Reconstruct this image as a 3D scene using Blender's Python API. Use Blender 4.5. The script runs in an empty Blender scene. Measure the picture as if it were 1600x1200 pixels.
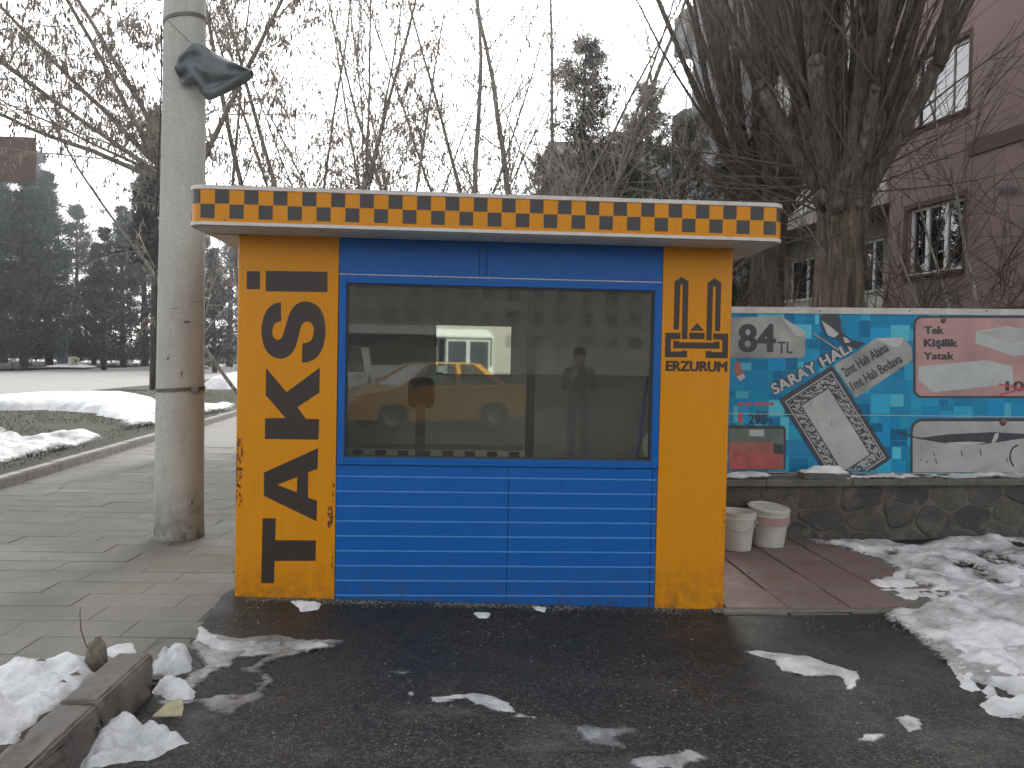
import bpy, bmesh, math, random
import numpy as np
from mathutils import Vector, Matrix

R = math.radians
scene = bpy.context.scene
COL = scene.collection

# ---------------------------------------------------------------- camera
F, PITCH, ROLL, YAW = 1220.0, R(1.6), R(1.158), R(3.207)      # focal length in px of a 1600 px wide frame
EYE = np.array([0.0, -4.85, 1.55])
_fw = np.array([math.sin(YAW) * math.cos(PITCH), math.cos(YAW) * math.cos(PITCH), -math.sin(PITCH)])
_rt = np.array([math.cos(YAW), -math.sin(YAW), 0.0])
_up = np.cross(_rt, _fw)
_r2 = _rt * math.cos(ROLL) + _up * math.sin(ROLL)
_u2 = _up * math.cos(ROLL) - _rt * math.sin(ROLL)
cam = bpy.data.cameras.new('camera')
cam.sensor_width = 36.0
cam.lens = F / 1600 * 36.0
cam.clip_start = 0.05
cam.clip_end = 2000
cam_o = bpy.data.objects.new('camera', cam)
COL.objects.link(cam_o)
M = Matrix([[_r2[i], _u2[i], -_fw[i], EYE[i]] for i in range(3)] + [[0, 0, 0, 1]])
cam_o.matrix_world = M
scene.camera = cam_o

# ---------------------------------------------------------------- world and sun
SUN_EL, SUN_AZ = R(36), R(7)          # sun ahead of the camera, a little to the right (azimuth from +Y towards +X)
w = bpy.data.worlds.new('World')
scene.world = w
w.use_nodes = True
nt = w.node_tree
nt.nodes.clear()
sky = nt.nodes.new('ShaderNodeTexSky')
sky.sky_type = 'NISHITA'
sky.sun_disc = False
sky.sun_elevation = SUN_EL
sky.sun_rotation = SUN_AZ
sky.air_density = 1.0
sky.dust_density = 6.0
sky.ozone_density = 1.0
sky.altitude = 1800
hs = nt.nodes.new('ShaderNodeHueSaturation')      # thin white cloud: most of the blue is gone
hs.inputs['Saturation'].default_value = 0.10
bg = nt.nodes.new('ShaderNodeBackground')
bg.inputs['Strength'].default_value = 0.15
wo = nt.nodes.new('ShaderNodeOutputWorld')
nt.links.new(sky.outputs[0], hs.inputs['Color'])
nt.links.new(hs.outputs[0], bg.inputs['Color'])
nt.links.new(bg.outputs[0], wo.inputs[0])

sun = bpy.data.lights.new('sun', 'SUN')
sun.energy = 0.75
sun.angle = R(14)
sun.color = (1.0, 0.95, 0.88)
sun_o = bpy.data.objects.new('sun', sun)
COL.objects.link(sun_o)
_sd = Vector((math.sin(SUN_AZ) * math.cos(SUN_EL), math.cos(SUN_AZ) * math.cos(SUN_EL), math.sin(SUN_EL)))
sun_o.rotation_euler = _sd.to_track_quat('Z', 'Y').to_euler()
sun_o.location = (0, 0, 30)

scene.view_settings.view_transform = 'Standard'
scene.view_settings.look = 'None'
scene.view_settings.exposure = 1.62
scene.view_settings.gamma = 1.0
scene.view_settings.use_curve_mapping = False
scene.render.engine = 'CYCLES'
scene.cycles.use_denoising = True
scene.cycles.max_bounces = 6
scene.cycles.diffuse_bounces = 3
scene.cycles.glossy_bounces = 3
scene.cycles.volume_bounces = 0
scene.cycles.use_adaptive_sampling = True
scene.cycles.adaptive_threshold = 0.02
scene.cycles.transparent_max_bounces = 16

# ---------------------------------------------------------------- helpers
rnd = random.Random(7)
nrs = np.random.RandomState(11)


def at(px, py, n=(0, 1, 0), c=0.0):
    """photo pixel -> point on the plane n.p = c (a measuring aid for real planes)"""
    d = _fw + _r2 * ((px - 800) / F) + _u2 * ((600 - py) / F)
    n = np.asarray(n, float)
    return EYE + d * ((c - EYE @ n) / (d @ n))


def fac(px, py):
    p = at(px, py)
    return (p[0], p[2])


def at_depth(px, depth):
    """ground position (x, y) in the column of pixel px at that depth"""
    t = (px - 800) / F * depth
    f2 = np.array([math.sin(YAW), math.cos(YAW)])
    r2 = np.array([math.cos(YAW), -math.sin(YAW)])
    p = EYE[:2] + f2 * depth + r2 * t
    return float(p[0]), float(p[1])


_tab = nrs.rand(256, 256)


def vnoise(x, y):
    xi = np.floor(x).astype(int); yi = np.floor(y).astype(int)
    fx = x - xi; fy = y - yi
    fx = fx * fx * (3 - 2 * fx); fy = fy * fy * (3 - 2 * fy)
    a = _tab[xi % 256, yi % 256]; b = _tab[(xi + 1) % 256, yi % 256]
    c = _tab[xi % 256, (yi + 1) % 256]; d = _tab[(xi + 1) % 256, (yi + 1) % 256]
    return (a * (1 - fx) + b * fx) * (1 - fy) + (c * (1 - fx) + d * fx) * fy


def fbm(x, y, oct=4):
    s = 0; a = .5; t = 0
    x = np.asarray(x, float); y = np.asarray(y, float)
    for i in range(oct):
        s = s + a * vnoise(x * 2 ** i + 17.3 * i, y * 2 ** i + 31.7 * i); t += a; a *= .5
    return s / t


def sstep(a, b, x):
    t = np.clip((x - a) / (b - a), 0, 1)
    return t * t * (3 - 2 * t)


def edge_x(y):
    """where the asphalt laps over the pavement slabs, left of the kiosk"""
    return np.interp(y, [-3, -1.2, -.82, -.24, .05, .29, .8, 3], [-1.36, -1.36, -1.42, -1.49, -1.52, -1.47, -1.40, -1.3]) + \
        .03 * (fbm(np.asarray(y) * 5 + 3, np.zeros_like(np.asarray(y, float)) + .5, 3) - .5)


def gz(x, y):
    """lie of the land"""
    x = np.asarray(x, float); y = np.asarray(y, float)
    z = np.interp(x, [-60, -6, -1.42, 1.65, 6, 40], [.02, .095, .055, -.022, .03, .2])
    z = z + np.clip(y - 35, 0, 400) * .004
    return z


def asphalt(x, y):
    x = np.asarray(x, float); y = np.asarray(y, float)
    d = x - edge_x(y)
    z = gz(x, y) + .022 * sstep(-.02, .05, d) - .03 * (d < -.02)
    z = z + .006 * (fbm(x * 3, y * 3, 3) - .5) * (np.abs(y) < 6)
    return z


class MB:
    """collects shapes for one mesh object"""

    def __init__(self):
        self.v = []; self.f = []; self.n = 0

    def raw(self, v, f):
        v = np.asarray(v, float).reshape(-1, 3)
        n = self.n
        self.v.append(v)
        self.f.extend([[i + n for i in q] for q in f])
        self.n += len(v)
        return self

    def box(self, x0, x1, y0, y1, z0, z1):
        v = [(x, y, z) for x in (x0, x1) for y in (y0, y1) for z in (z0, z1)]
        return self.raw(v, [(0, 1, 3, 2), (4, 6, 7, 5), (0, 4, 5, 1), (2, 3, 7, 6), (0, 2, 6, 4), (1, 5, 7, 3)])

    def prism(self, poly, vec):
        """poly: ordered 3-D loop, extruded by vec"""
        p = np.asarray(poly, float); n = len(p)
        v = np.vstack([p, p + np.asarray(vec, float)])
        f = [list(range(n))[::-1], list(range(n, 2 * n))] + [(i, (i + 1) % n, n + (i + 1) % n, n + i) for i in range(n)]
        return self.raw(v, f)

    def tube(self, pts, rad, k=6, cap=True):
        P = np.asarray(pts, float); n = len(P)
        r = np.broadcast_to(np.asarray(rad, float), (n,))
        T = np.gradient(P, axis=0)
        T /= np.linalg.norm(T, axis=1)[:, None] + 1e-9
        ref = np.array([0., 0, 1.]) if abs(T[:, 2]).mean() < .75 else np.array([1., 0.13, 0])
        U = np.cross(T, ref); U /= np.linalg.norm(U, axis=1)[:, None] + 1e-9
        W = np.cross(T, U)
        a = np.arange(k) * 2 * math.pi / k
        V = (P[:, None, :] + r[:, None, None] * (np.cos(a)[None, :, None] * U[:, None, :] + np.sin(a)[None, :, None] * W[:, None, :]))
        f = []
        for i in range(n - 1):
            for j in range(k):
                j2 = (j + 1) % k
                f.append((i * k + j, i * k + j2, (i + 1) * k + j2, (i + 1) * k + j))
        if cap:
            f.append(list(range(k))[::-1]); f.append([(n - 1) * k + j for j in range(k)])
        return self.raw(V.reshape(-1, 3), f)

    def lathe(self, prof, k=24, c=(0, 0, 0), cap=True):
        """prof: (r, z) pairs from bottom to top"""
        a = np.arange(k) * 2 * math.pi / k
        v = [(c[0] + r * math.cos(t), c[1] + r * math.sin(t), c[2] + z) for r, z in prof for t in a]
        f = []
        for i in range(len(prof) - 1):
            for j in range(k):
                j2 = (j + 1) % k
                f.append((i * k + j, i * k + j2, (i + 1) * k + j2, (i + 1) * k + j))
        if cap:
            f.append(list(range(k))[::-1]); f.append([(len(prof) - 1) * k + j for j in range(k)])
        return self.raw(v, f)

    def mesh(self, name, mat, smooth=False):
        me = bpy.data.meshes.new(name)
        v = np.vstack(self.v) if self.v else np.zeros((0, 3))
        me.from_pydata(v.tolist(), [], self.f)
        if mat:
            me.materials.append(mat)
        if smooth:
            me.polygons.foreach_set('use_smooth', [True] * len(me.polygons))
        me.update()
        return me

    def build(self, name, mat, parent=None, smooth=False, recalc=False):
        me = self.mesh(name, mat, smooth)
        if recalc:
            b = bmesh.new(); b.from_mesh(me); bmesh.ops.recalc_face_normals(b, faces=b.faces); b.to_mesh(me); b.free()
        return link(name, me, parent)


def link(name, me, parent=None, loc=None):
    o = bpy.data.objects.new(name, me)
    COL.objects.link(o)
    if parent:
        o.parent = parent
        off = root_off(parent)
        o.location = (-off[0], -off[1], -off[2])
    if loc is not None:
        o.location = loc
    return o


def root_off(p):
    """world position of an (unrotated) parent, so parts can be written in world coordinates"""
    v = Vector((0, 0, 0))
    while p:
        v += p.location
        p = p.parent
    return v


def tag(o, label=None, cat=None, group=None, kind=None):
    if label: o['label'] = label
    if cat: o['category'] = cat
    if group: o['group'] = group
    if kind: o['kind'] = kind
    return o


def thing(name, label, cat, loc, group=None):
    o = bpy.data.objects.new(name, None)
    COL.objects.link(o)
    o.location = loc
    o.empty_display_size = .2
    return tag(o, label, cat, group)


def bevel(o, wd, seg=2):
    m = o.modifiers.new('bevel', 'BEVEL'); m.width = wd; m.segments = seg; m.limit_method = 'ANGLE'
    return o


def wn(o, ang=35):
    me = o.data
    me.polygons.foreach_set('use_smooth', [True] * len(me.polygons))
    b = bmesh.new(); b.from_mesh(me)
    for e in b.edges:
        e.smooth = not (len(e.link_faces) == 2 and e.calc_face_angle(0) > R(ang))
    b.to_mesh(me); b.free()
    return o


# ---------------------------------------------------------------- materials
class NT:
    def __init__(self, name):
        self.m = bpy.data.materials.new(name)
        self.m.use_nodes = True
        self.t = self.m.node_tree
        self.t.nodes.clear()
        self.out = self.t.nodes.new('ShaderNodeOutputMaterial')
        self._pos = None

    def N(self, typ, **kw):
        n = self.t.nodes.new('ShaderNode' + typ)
        for k, v in kw.items():
            if k.startswith('i_'):
                n.inputs[int(k[2:]) if k[2:].isdigit() else k[2:].replace('_', ' ')].default_value = v
            else:
                setattr(n, k, v)
        return n

    def L(self, a, b): self.t.links.new(a, b)

    def pos(self, scale=(1, 1, 1), obj=False):
        if obj:
            c = self.N('TexCoord').outputs['Object']
        else:
            if not self._pos: self._pos = self.N('NewGeometry')
            c = self._pos.outputs['Position']
        if scale == (1, 1, 1): return c
        mp = self.N('Mapping'); mp.inputs['Scale'].default_value = scale
        self.L(c, mp.inputs[0]); return mp.outputs[0]

    def noise(self, scale, detail=4, rough=.55, vec=None, dist=0):
        n = self.N('TexNoise'); n.inputs['Scale'].default_value = scale
        n.inputs['Detail'].default_value = detail; n.inputs['Roughness'].default_value = rough
        n.inputs['Distortion'].default_value = dist
        self.L(vec if vec is not None else self.pos(), n.inputs['Vector'])
        return n.outputs[0]

    def ramp(self, fac, stops):
        r = self.N('ValToRGB'); e = r.color_ramp.elements
        while len(e) < len(stops): e.new(.5)
        for q, (p, c) in zip(e, stops):
            q.position = p
            q.color = (c, c, c, 1) if isinstance(c, (int, float)) else tuple(c) + (1,)
        self.L(fac, r.inputs[0]); return r.outputs[0]

    def mix(self, fac, a, b, blend='MIX'):
        n = self.N('Mix', data_type='RGBA', blend_type=blend)
        for s, v in ((0, fac), (6, a), (7, b)):
            if isinstance(v, (int, float)): n.inputs[s].default_value = v
            elif isinstance(v, tuple): n.inputs[s].default_value = v + (1,)
            else: self.L(v, n.inputs[s])
        return n.outputs[2]

    def math(self, op, a, b=0.0):
        n = self.N('Math', operation=op)
        for s, v in ((0, a), (1, b)):
            if isinstance(v, (int, float)): n.inputs[s].default_value = v
            else: self.L(v, n.inputs[s])
        return n.outputs[0]

    def done(self, col, rough=.7, bump=None, bstr=.3, bdist=.01, metal=0, spec=.5, **kw):
        b = self.N('BsdfPrincipled')
        for s, v in (('Base Color', col), ('Roughness', rough), ('Metallic', metal), ('Specular IOR Level', spec)):
            if isinstance(v, (int, float)): b.inputs[s].default_value = v
            elif isinstance(v, tuple): b.inputs[s].default_value = v + (1,)
            else: self.L(v, b.inputs[s])
        for k, v in kw.items(): b.inputs[k.replace('_', ' ')].default_value = v
        if bump is not None:
            u = self.N('Bump'); u.inputs['Strength'].default_value = bstr; u.inputs['Distance'].default_value = bdist
            self.L(bump, u.inputs['Height']); self.L(u.outputs[0], b.inputs['Normal'])
        self.L(b.outputs[0], self.out.inputs[0])
        return self.m


def simple(name, c, rough=.6, var=.15, scale=8, bump=.15, metal=0, spec=.5, bdist=.004, stretch=(1, 1, 1), dirt=0.0):
    t = NT(name)
    n = t.noise(scale, 5, .6, t.pos(stretch))
    lo = tuple(x * (1 - var) for x in c); hi = tuple(min(1, x * (1 + var)) for x in c)
    col = t.ramp(n, [(.3, lo), (.7, hi)])
    if dirt:
        d = t.ramp(t.noise(scale * .35, 6, .7), [(.5, 0.0), (.75, dirt)])
        col = t.mix(d, col, tuple(x * .35 for x in c))
    rr = t.ramp(n, [(.3, max(0, rough - .08)), (.7, min(1, rough + .08))])
    return t.done(col, rr, n, bump, bdist, metal, spec)


MATS = {}

def make_materials():
    m = MATS
    # asphalt: dark, damp, speckled with grit, pale dried-salt patches
    t = NT('asphalt')
    big = t.noise(.9, 5, .6)
    mid = t.noise(7, 5, .65)
    fine = t.noise(60, 6, .8)
    grit = t.N('TexVoronoi'); grit.inputs['Scale'].default_value = 110; t.L(t.pos(), grit.inputs['Vector'])
    col = t.ramp(big, [(.3, (.014, .0135, .0122)), (.55, (.026, .025, .0222)), (.75, (.036, .034, .030))])
    col = t.mix(t.ramp(fine, [(.42, 0.0), (.66, .75)]), col, (.065, .062, .055))
    sb_ = t.N('SeparateColor'); t.L(grit.outputs['Color'], sb_.inputs[0])
    cell = t.ramp(sb_.outputs[0], [(.0, .35), (.55, .9), (.8, 1.5), (.95, 3.2)])
    col = t.mix(.85, col, cell, 'MULTIPLY')
    spk = t.ramp(grit.outputs['Distance'], [(.0, 1.0), (.34, 0.0)])
    spm = t.ramp(t.noise(33, 3, .6), [(.46, 0.0), (.62, .9)])
    col = t.mix(t.math('MULTIPLY', spk, spm), col, (.22, .21, .19))
    salt = t.ramp(t.noise(1.7, 7, .72, t.pos((.7, 1.3, 1))), [(.52, 0.0), (.66, .75)])
    sx = t.N('SeparateXYZ'); t.L(t.pos(), sx.inputs[0])
    near = t.N('MapRange'); near.inputs[1].default_value = -.6; near.inputs[2].default_value = -1.6
    t.L(sx.outputs[1], near.inputs[0])
    salt = t.math('MULTIPLY', salt, near.outputs[0])
    col = t.mix(t.math('MULTIPLY', salt, t.ramp(mid, [(.35, .3), (.6, 1.0)])), col, (.135, .13, .117))
    kiosk_shade = t.N('MapRange'); kiosk_shade.inputs[1].default_value = -1.5; kiosk_shade.inputs[2].default_value = -.25
    t.L(t.math('ADD', sx.outputs[1], t.math('MULTIPLY', big, .9)), kiosk_shade.inputs[0])
    col = t.mix(t.math('MULTIPLY', kiosk_shade.outputs[0], .6), col, (.008, .0077, .007))  # shade on the ground before the kiosk, put into the colour
    rough = t.ramp(t.noise(1.3, 5, .6), [(.35, .38), (.62, .8)])
    hb = t.math('ADD', t.math('MULTIPLY', fine, .7), t.math('MULTIPLY', grit.outputs['Distance'], .9))
    hb = t.math('ADD', hb, t.math('MULTIPLY', mid, .8))
    m['asphalt'] = t.done(col, rough, hb, .8, .006, spec=.35)

    # pavement slabs, each a slightly different grey with damp blotches
    t = NT('paving_slab')
    oi = t.N('ObjectInfo')
    base = t.ramp(oi.outputs['Random'], [(0, (.175, .171, .144)), (.5, (.19, .186, .157)), (1, (.203, .198, .168))])
    n1 = t.noise(3.2, 6, .65); n2 = t.noise(60, 4, .7)
    col = t.mix(t.ramp(n1, [(.35, .5), (.65, 0.0)]), base, (.105, .10, .086))
    damp = t.ramp(t.noise(1.1, 6, .6, t.pos((.6, 1.6, 1))), [(.50, 0.0), (.64, .34)])
    col = t.mix(damp, col, (.085, .082, .072))
    col = t.mix(t.ramp(n2, [(.4, .25), (.7, 0.0)]), col, (.09, .085, .073))
    m['slab'] = t.done(col, t.ramp(damp, [(0, .85), (.4, .55)]), t.math('ADD', n2, t.math('MULTIPLY', n1, .6)), .35, .004)

    t = NT('paving_far')
    br = t.N('TexBrick'); br.inputs['Scale'].default_value = 1.0
    br.inputs['Brick Width'].default_value = .6; br.inputs['Row Height'].default_value = .5
    br.inputs['Mortar Size'].default_value = .006
    br.inputs['Color1'].default_value = (.15, .147, .125, 1); br.inputs['Color2'].default_value = (.17, .166, .142, 1)
    br.inputs['Mortar'].default_value = (.12, .115, .10, 1)
    t.L(t.pos(), br.inputs['Vector'])
    col = t.mix(t.ramp(t.noise(2, 6, .65), [(.4, .5), (.65, 0.0)]), br.outputs[0], (.2, .19, .17))
    m['paving_far'] = t.done(col, .8, t.noise(50), .2, .004)

    t = NT('red_tile')
    oi = t.N('ObjectInfo')
    base = t.ramp(oi.outputs['Random'], [(0, (.15, .09, .081)), (.5, (.185, .112, .10)), (1, (.20, .13, .117))])
    n1 = t.noise(4, 6, .7); n2 = t.noise(70, 4, .7)
    col = t.mix(t.ramp(n1, [(.4, 0.0), (.7, .75)]), base, (.16, .14, .125))
    col = t.mix(t.ramp(n2, [(.35, .4), (.65, 0.0)]), col, (.07, .055, .05))
    wet = t.ramp(t.noise(1.6, 5, .6), [(.5, .75), (.64, .35)])
    m['red_tile'] = t.done(col, wet, n2, .4, .004)

    m['mortar'] = simple('mortar', (.125, .12, .103), .9, .3, 20, .5)
    m['soil'] = simple('soil', (.07, .06, .045), .95, .4, 25, .8, bdist=.02)
    m['kerb'] = simple('kerb_concrete', (.27, .26, .235), .85, .25, 9, .4, dirt=.45)
    t = NT('kerb_wet')
    n1 = t.noise(6, 6, .65); n2 = t.noise(70, 4, .7)
    col = t.ramp(n1, [(.32, (.06, .052, .044)), (.5, (.12, .105, .09)), (.68, (.22, .18, .145))])
    col = t.mix(t.ramp(n2, [(.4, .35), (.7, 0.0)]), col, (.05, .045, .04))
    m['kerb_wet'] = t.done(col, t.ramp(n1, [(.3, .4), (.7, .8)]), t.math('ADD', n1, n2), .5, .006)

    t = NT('grass_ground')
    n1 = t.noise(2.5, 6, .65); n2 = t.noise(60, 4, .7)
    col = t.ramp(n1, [(.3, (.045, .045, .026)), (.55, (.062, .06, .037)), (.75, (.085, .075, .05))])
    col = t.mix(t.ramp(n2, [(.35, .6), (.7, 0.0)]), col, (.025, .025, .015))
    m['grass'] = t.done(col, .95, n2, .8, .03)
    m['blade'] = simple('grass_blade', (.09, .088, .045), .9, .4, 6, 0)
    m['road'] = simple('road', (.27, .265, .25), .8, .10, .7, .2)
    m['far_wall'] = simple('far_wall', (.25, .245, .235), .9, .2, 1, .2)

    # snow
    t = NT('snow')
    n1 = t.noise(5, 6, .65); n2 = t.noise(45, 5, .7); n3 = t.noise(220, 3, .7)
    col = t.ramp(n1, [(.36, (.52, .53, .535)), (.56, (.72, .73, .735))])
    dirt = t.math('MULTIPLY', t.ramp(n2, [(.52, 0.0), (.72, 1.0)]), t.ramp(t.noise(2.6, 5, .6), [(.46, 0.0), (.68, .75)]))
    col = t.mix(dirt, col, (.24, .22, .19))
    col = t.mix(t.ramp(n3, [(.63, 0.0), (.70, .7)]), col, (.16, .14, .115))
    hb = t.math('ADD', t.math('MULTIPLY', n1, .5), t.math('ADD', n2, t.math('MULTIPLY', n3, .4)))
    m['snow'] = t.done(col, .55, hb, .8, .012, Subsurface_Weight=.15, Subsurface_Radius=(.02, .02, .025), Subsurface_Scale=.5)
    # granular, half melted, greyer
    t = NT('old_snow')
    n1 = t.noise(4, 6, .65); n2 = t.noise(30, 6, .72); n3 = t.noise(160, 3, .7)
    col = t.ramp(n1, [(.36, (.27, .28, .28)), (.50, (.52, .53, .53)), (.64, (.74, .75, .75))])
    dirt = t.math('MULTIPLY', t.ramp(n2, [(.5, 0.0), (.68, 1.0)]), t.ramp(t.noise(2.2, 5, .6), [(.42, 0.0), (.64, .8)]))
    col = t.mix(dirt, col, (.16, .15, .135))
    col = t.mix(t.ramp(n3, [(.66, 0.0), (.73, .6)]), col, (.14, .13, .11))
    hb = t.math('ADD', n1, t.math('ADD', n2, t.math('MULTIPLY', n3, .4)))
    m['old_snow'] = t.done(col, t.ramp(n1, [(.35, .25), (.6, .6)]), hb, .8, .014)
    t = NT('ice')
    n1 = t.noise(7, 6, .65); n2 = t.noise(50, 5, .7)
    col = t.ramp(n1, [(.3, (.10, .10, .097)), (.5, (.22, .225, .22)), (.68, (.42, .43, .43))])
    col = t.mix(t.ramp(n2, [(.45, 0.0), (.7, .6)]), col, (.12, .12, .11))
    m['ice'] = t.done(col, t.ramp(n2, [(.3, .16), (.7, .5)]), t.math('ADD', n1, n2), .45, .008)

    for nm, hi_ in (('ice', .75), ('old_snow', .48)):          # melting rims: thin wet ice lets the asphalt show
        mt = m[nm]; tr_ = mt.node_tree; out = next(n for n in tr_.nodes if n.type == 'OUTPUT_MATERIAL')
        t = NT.__new__(NT); t.m = mt; t.t = tr_; t.out = out; t._pos = None
        src = out.inputs[0].links[0].from_socket
        ea = t.N('Attribute'); ea.attribute_name = 'thick'
        k = t.math('ADD', ea.outputs['Fac'], t.math('MULTIPLY', t.math('SUBTRACT', t.noise(30, 6, .8), .5), .35 if nm == 'snow' else 1.5))
        fac_ = t.ramp(k, [(.10, 0.0), (hi_, 1.0)])
        tb = t.N('BsdfTransparent'); mx = t.N('MixShader')
        t.L(fac_, mx.inputs[0]); t.L(tb.outputs[0], mx.inputs[1]); t.L(src, mx.inputs[2]); t.L(mx.outputs[0], out.inputs[0])

    # kiosk paint
    def paint(name, c, chips, fade=.12, rough=.38):
        t = NT(name)
        n = t.noise(1.3, 5, .6); f = t.noise(16, 5, .65); s = t.noise(9, 6, .7, t.pos((5, 5, .35)))
        col = t.mix(t.ramp(n, [(.3, 0.0), (.75, fade * 2)]), c, tuple(x * .78 + .03 for x in c))
        col = t.mix(t.ramp(s, [(.5, 0.0), (.75, .34)]), col, tuple(x * .55 + .004 for x in c))
        sx = t.N('SeparateXYZ'); t.L(t.pos(), sx.inputs[0])
        low = t.N('MapRange'); low.inputs[1].default_value = .35; low.inputs[2].default_value = .03
        t.L(sx.outputs[2], low.inputs[0])
        grime = t.math('MULTIPLY', low.outputs[0], t.ramp(t.noise(14, 6, .7), [(.42, 0.0), (.7, .75)]))
        col = t.mix(grime, col, (.06, .045, .03))
        if chips:
            def chip(x0, hw, z0, hz, lo):
                a = t.math('ABSOLUTE', t.math('SUBTRACT', sx.outputs[0], x0))
                a = t.ramp(t.math('DIVIDE', a, hw), [(.4, 1.0), (1, 0.0)])
                b = t.math('ABSOLUTE', t.math('SUBTRACT', sx.outputs[2], z0))
                b = t.ramp(t.math('DIVIDE', b, hz), [(.6, 1.0), (1, 0.0)])
                k = t.math('MULTIPLY', a, b)
                nn = t.noise(42, 5, .68, t.pos((1, 1, .6)))
                return t.ramp(t.math('ADD', nn, t.math('MULTIPLY', k, .24)), [(lo, 0.0), (lo + .015, 1.0)])
            for a in chips:
                col = t.mix(chip(*a), col, (.085, .028, .016))
        sp = t.ramp(t.noise(75, 3, .6), [(.735, 0.0), (.75, .9)])
        col = t.mix(sp, col, (.07, .04, .02))
        return t.done(col, t.ramp(f, [(.3, rough - .06), (.7, rough + .12)]), t.math('ADD', t.noise(2.6, 3, .5), t.math('MULTIPLY', f, .05)), .35, .012, spec=.22)

    YEL = (.56, .217, .001)
    m['yellow'] = paint('yellow_paint', YEL, [(-1.405, .06, .85, .33, .74), (-.835, .03, .58, .10, .72), (-.82, .015, .5, .45, .80)])
    m['yellow_r'] = paint('yellow_paint_right', YEL, [(1.64, .03, .4, .5, .82)])
    m['blue'] = paint('blue_paint', (.004, .092, .335), None, .10, .34)
    m['blue_line'] = simple('blue_line', (.05, .19, .46), .5, .12, 12, .1)
    m['black_vinyl'] = simple('black_vinyl', (.022, .015, .012), .5, .25, 20, .1)
    m['checker'] = simple('checker_vinyl', (.028, .026, .027), .5, .25, 20, .1)
    m['trim'] = simple('white_trim', (.50, .48, .45), .5, .12, 10, .1, dirt=.35)
    m['soffit'] = simple('soffit', (.58, .57, .54), .6, .08, 4, .1, dirt=.25)
    m['seal'] = simple('rubber_seal', (.03, .03, .032), .6, .2, 20, .1)
    m['chipped_edge'] = simple('chipped_edge', (.55, .52, .45), .6, .5, 30, .2, dirt=.6)
    m['seam'] = simple('seam', (.03, .05, .06), .8, .3, 20, .1)
    m['interior'] = simple('interior_board', (.36, .36, .345), .8, .12, 3, .1)
    m['interior_dark'] = simple('interior_dark', (.05, .047, .042), .7, .2, 6, .1)
    m['screw'] = simple('screw', (.03, .03, .03), .5, .2, 40, 0)

    # glass: thin pane, clear with mirror reflection by angle
    def glass(name, tint, ior=1.5, rough=0.0, veil=0.0):
        t = NT(name)
        tr = t.N('BsdfTransparent'); tr.inputs[0].default_value = tint + (1,)
        gl = t.N('BsdfGlossy'); gl.inputs['Roughness'].default_value = rough; gl.inputs['Color'].default_value = (1, 1, 1, 1)
        fr = t.N('Fresnel'); fr.inputs['IOR'].default_value = ior
        mx = t.N('MixShader'); t.L(fr.outputs[0], mx.inputs[0]); t.L(tr.outputs[0], mx.inputs[1]); t.L(gl.outputs[0], mx.inputs[2])
        if veil:
            df = t.N('BsdfDiffuse'); df.inputs[0].default_value = (.5, .51, .5, 1)  # grey film of mirrored sky and buildings, put in as diffuse colour
            m2 = t.N('MixShader'); t.L(t.ramp(t.noise(2.2, 5, .6), [(.3, veil * .6), (.7, veil * 1.4)]), m2.inputs[0])
            t.L(mx.outputs[0], m2.inputs[1]); t.L(df.outputs[0], m2.inputs[2]); mx = m2
        t.L(mx.outputs[0], t.out.inputs[0])
        return t.m
    m['glass'] = glass('window_glass', (.86, .88, .84), 1.42, veil=.02)
    m['car_glass'] = glass('car_glass', (.45, .5, .48), 1.5)
    m['house_glass'] = glass('house_glass', (.5, .54, .55), 2.8)
    t = NT('mirror')
    m['mirror'] = t.done((.9, .92, .9), .02, metal=1)

    # pole
    t = NT('pole_concrete')
    n1 = t.noise(2.2, 6, .65, t.pos((3, 3, .8))); n2 = t.noise(60, 4, .7)
    col = t.ramp(n1, [(.3, (.36, .365, .335)), (.6, (.44, .445, .41)), (.8, (.49, .495, .46))])
    sx = t.N('SeparateXYZ'); t.L(t.pos(), sx.inputs[0])
    low = t.N('MapRange'); low.inputs[1].default_value = .55; low.inputs[2].default_value = .12; t.L(sx.outputs[2], low.inputs[0])
    col = t.mix(t.math('MULTIPLY', low.outputs[0], t.ramp(t.noise(7, 6, .7), [(.35, .1), (.6, .9)])), col, (.10, .09, .075))
    col = t.mix(t.ramp(t.noise(11, 5, .7, t.pos((1, 1, .5))), [(.68, 0.0), (.72, .8)]), col, (.13, .12, .10))
    col = t.mix(t.ramp(t.noise(8, 3, .6, t.pos((1, 1, 1.6))), [(.755, 0.0), (.77, .8)]), col, (.6, .6, .58))
    col = t.mix(t.ramp(n2, [(.4, .3), (.6, 0.0)]), col, (.18, .17, .15))
    m['pole'] = t.done(col, .85, t.math('ADD', n1, t.math('MULTIPLY', n2, .4)), .35, .006)
    m['rust_band'] = simple('steel_band', (.13, .115, .10), .6, .3, 20, .3, metal=.5)
    t = NT('plastic_sheet')
    c = t.ramp(t.noise(9, 4, .6), [(.3, (.05, .058, .062)), (.7, (.12, .135, .14))])
    m['plastic'] = t.done(c, .45, t.noise(14, 4), .5, .02, Transmission_Weight=.0)

    # bark and leaves
    def bark(name, a, b, str_=.8, sc=1.0):
        t = NT(name)
        n1 = t.noise(14 * sc, 6, .7, t.pos((1, 1, .14)), .6); n2 = t.noise(3, 5, .6)
        col = t.ramp(n1, [(.38, tuple(x * .22 for x in a)), (.5, a), (.62, b)])  # furrow shade strengthened in the colour, as the soft light gives little
        col = t.mix(t.ramp(n2, [(.4, .45), (.65, 0.0)]), col, tuple(x * .5 for x in a))
        return t.done(col, .92, n1, str_, .06)
    m['bark'] = bark('willow_bark', (.095, .072, .052), (.19, .15, .11), 1.0)
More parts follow.
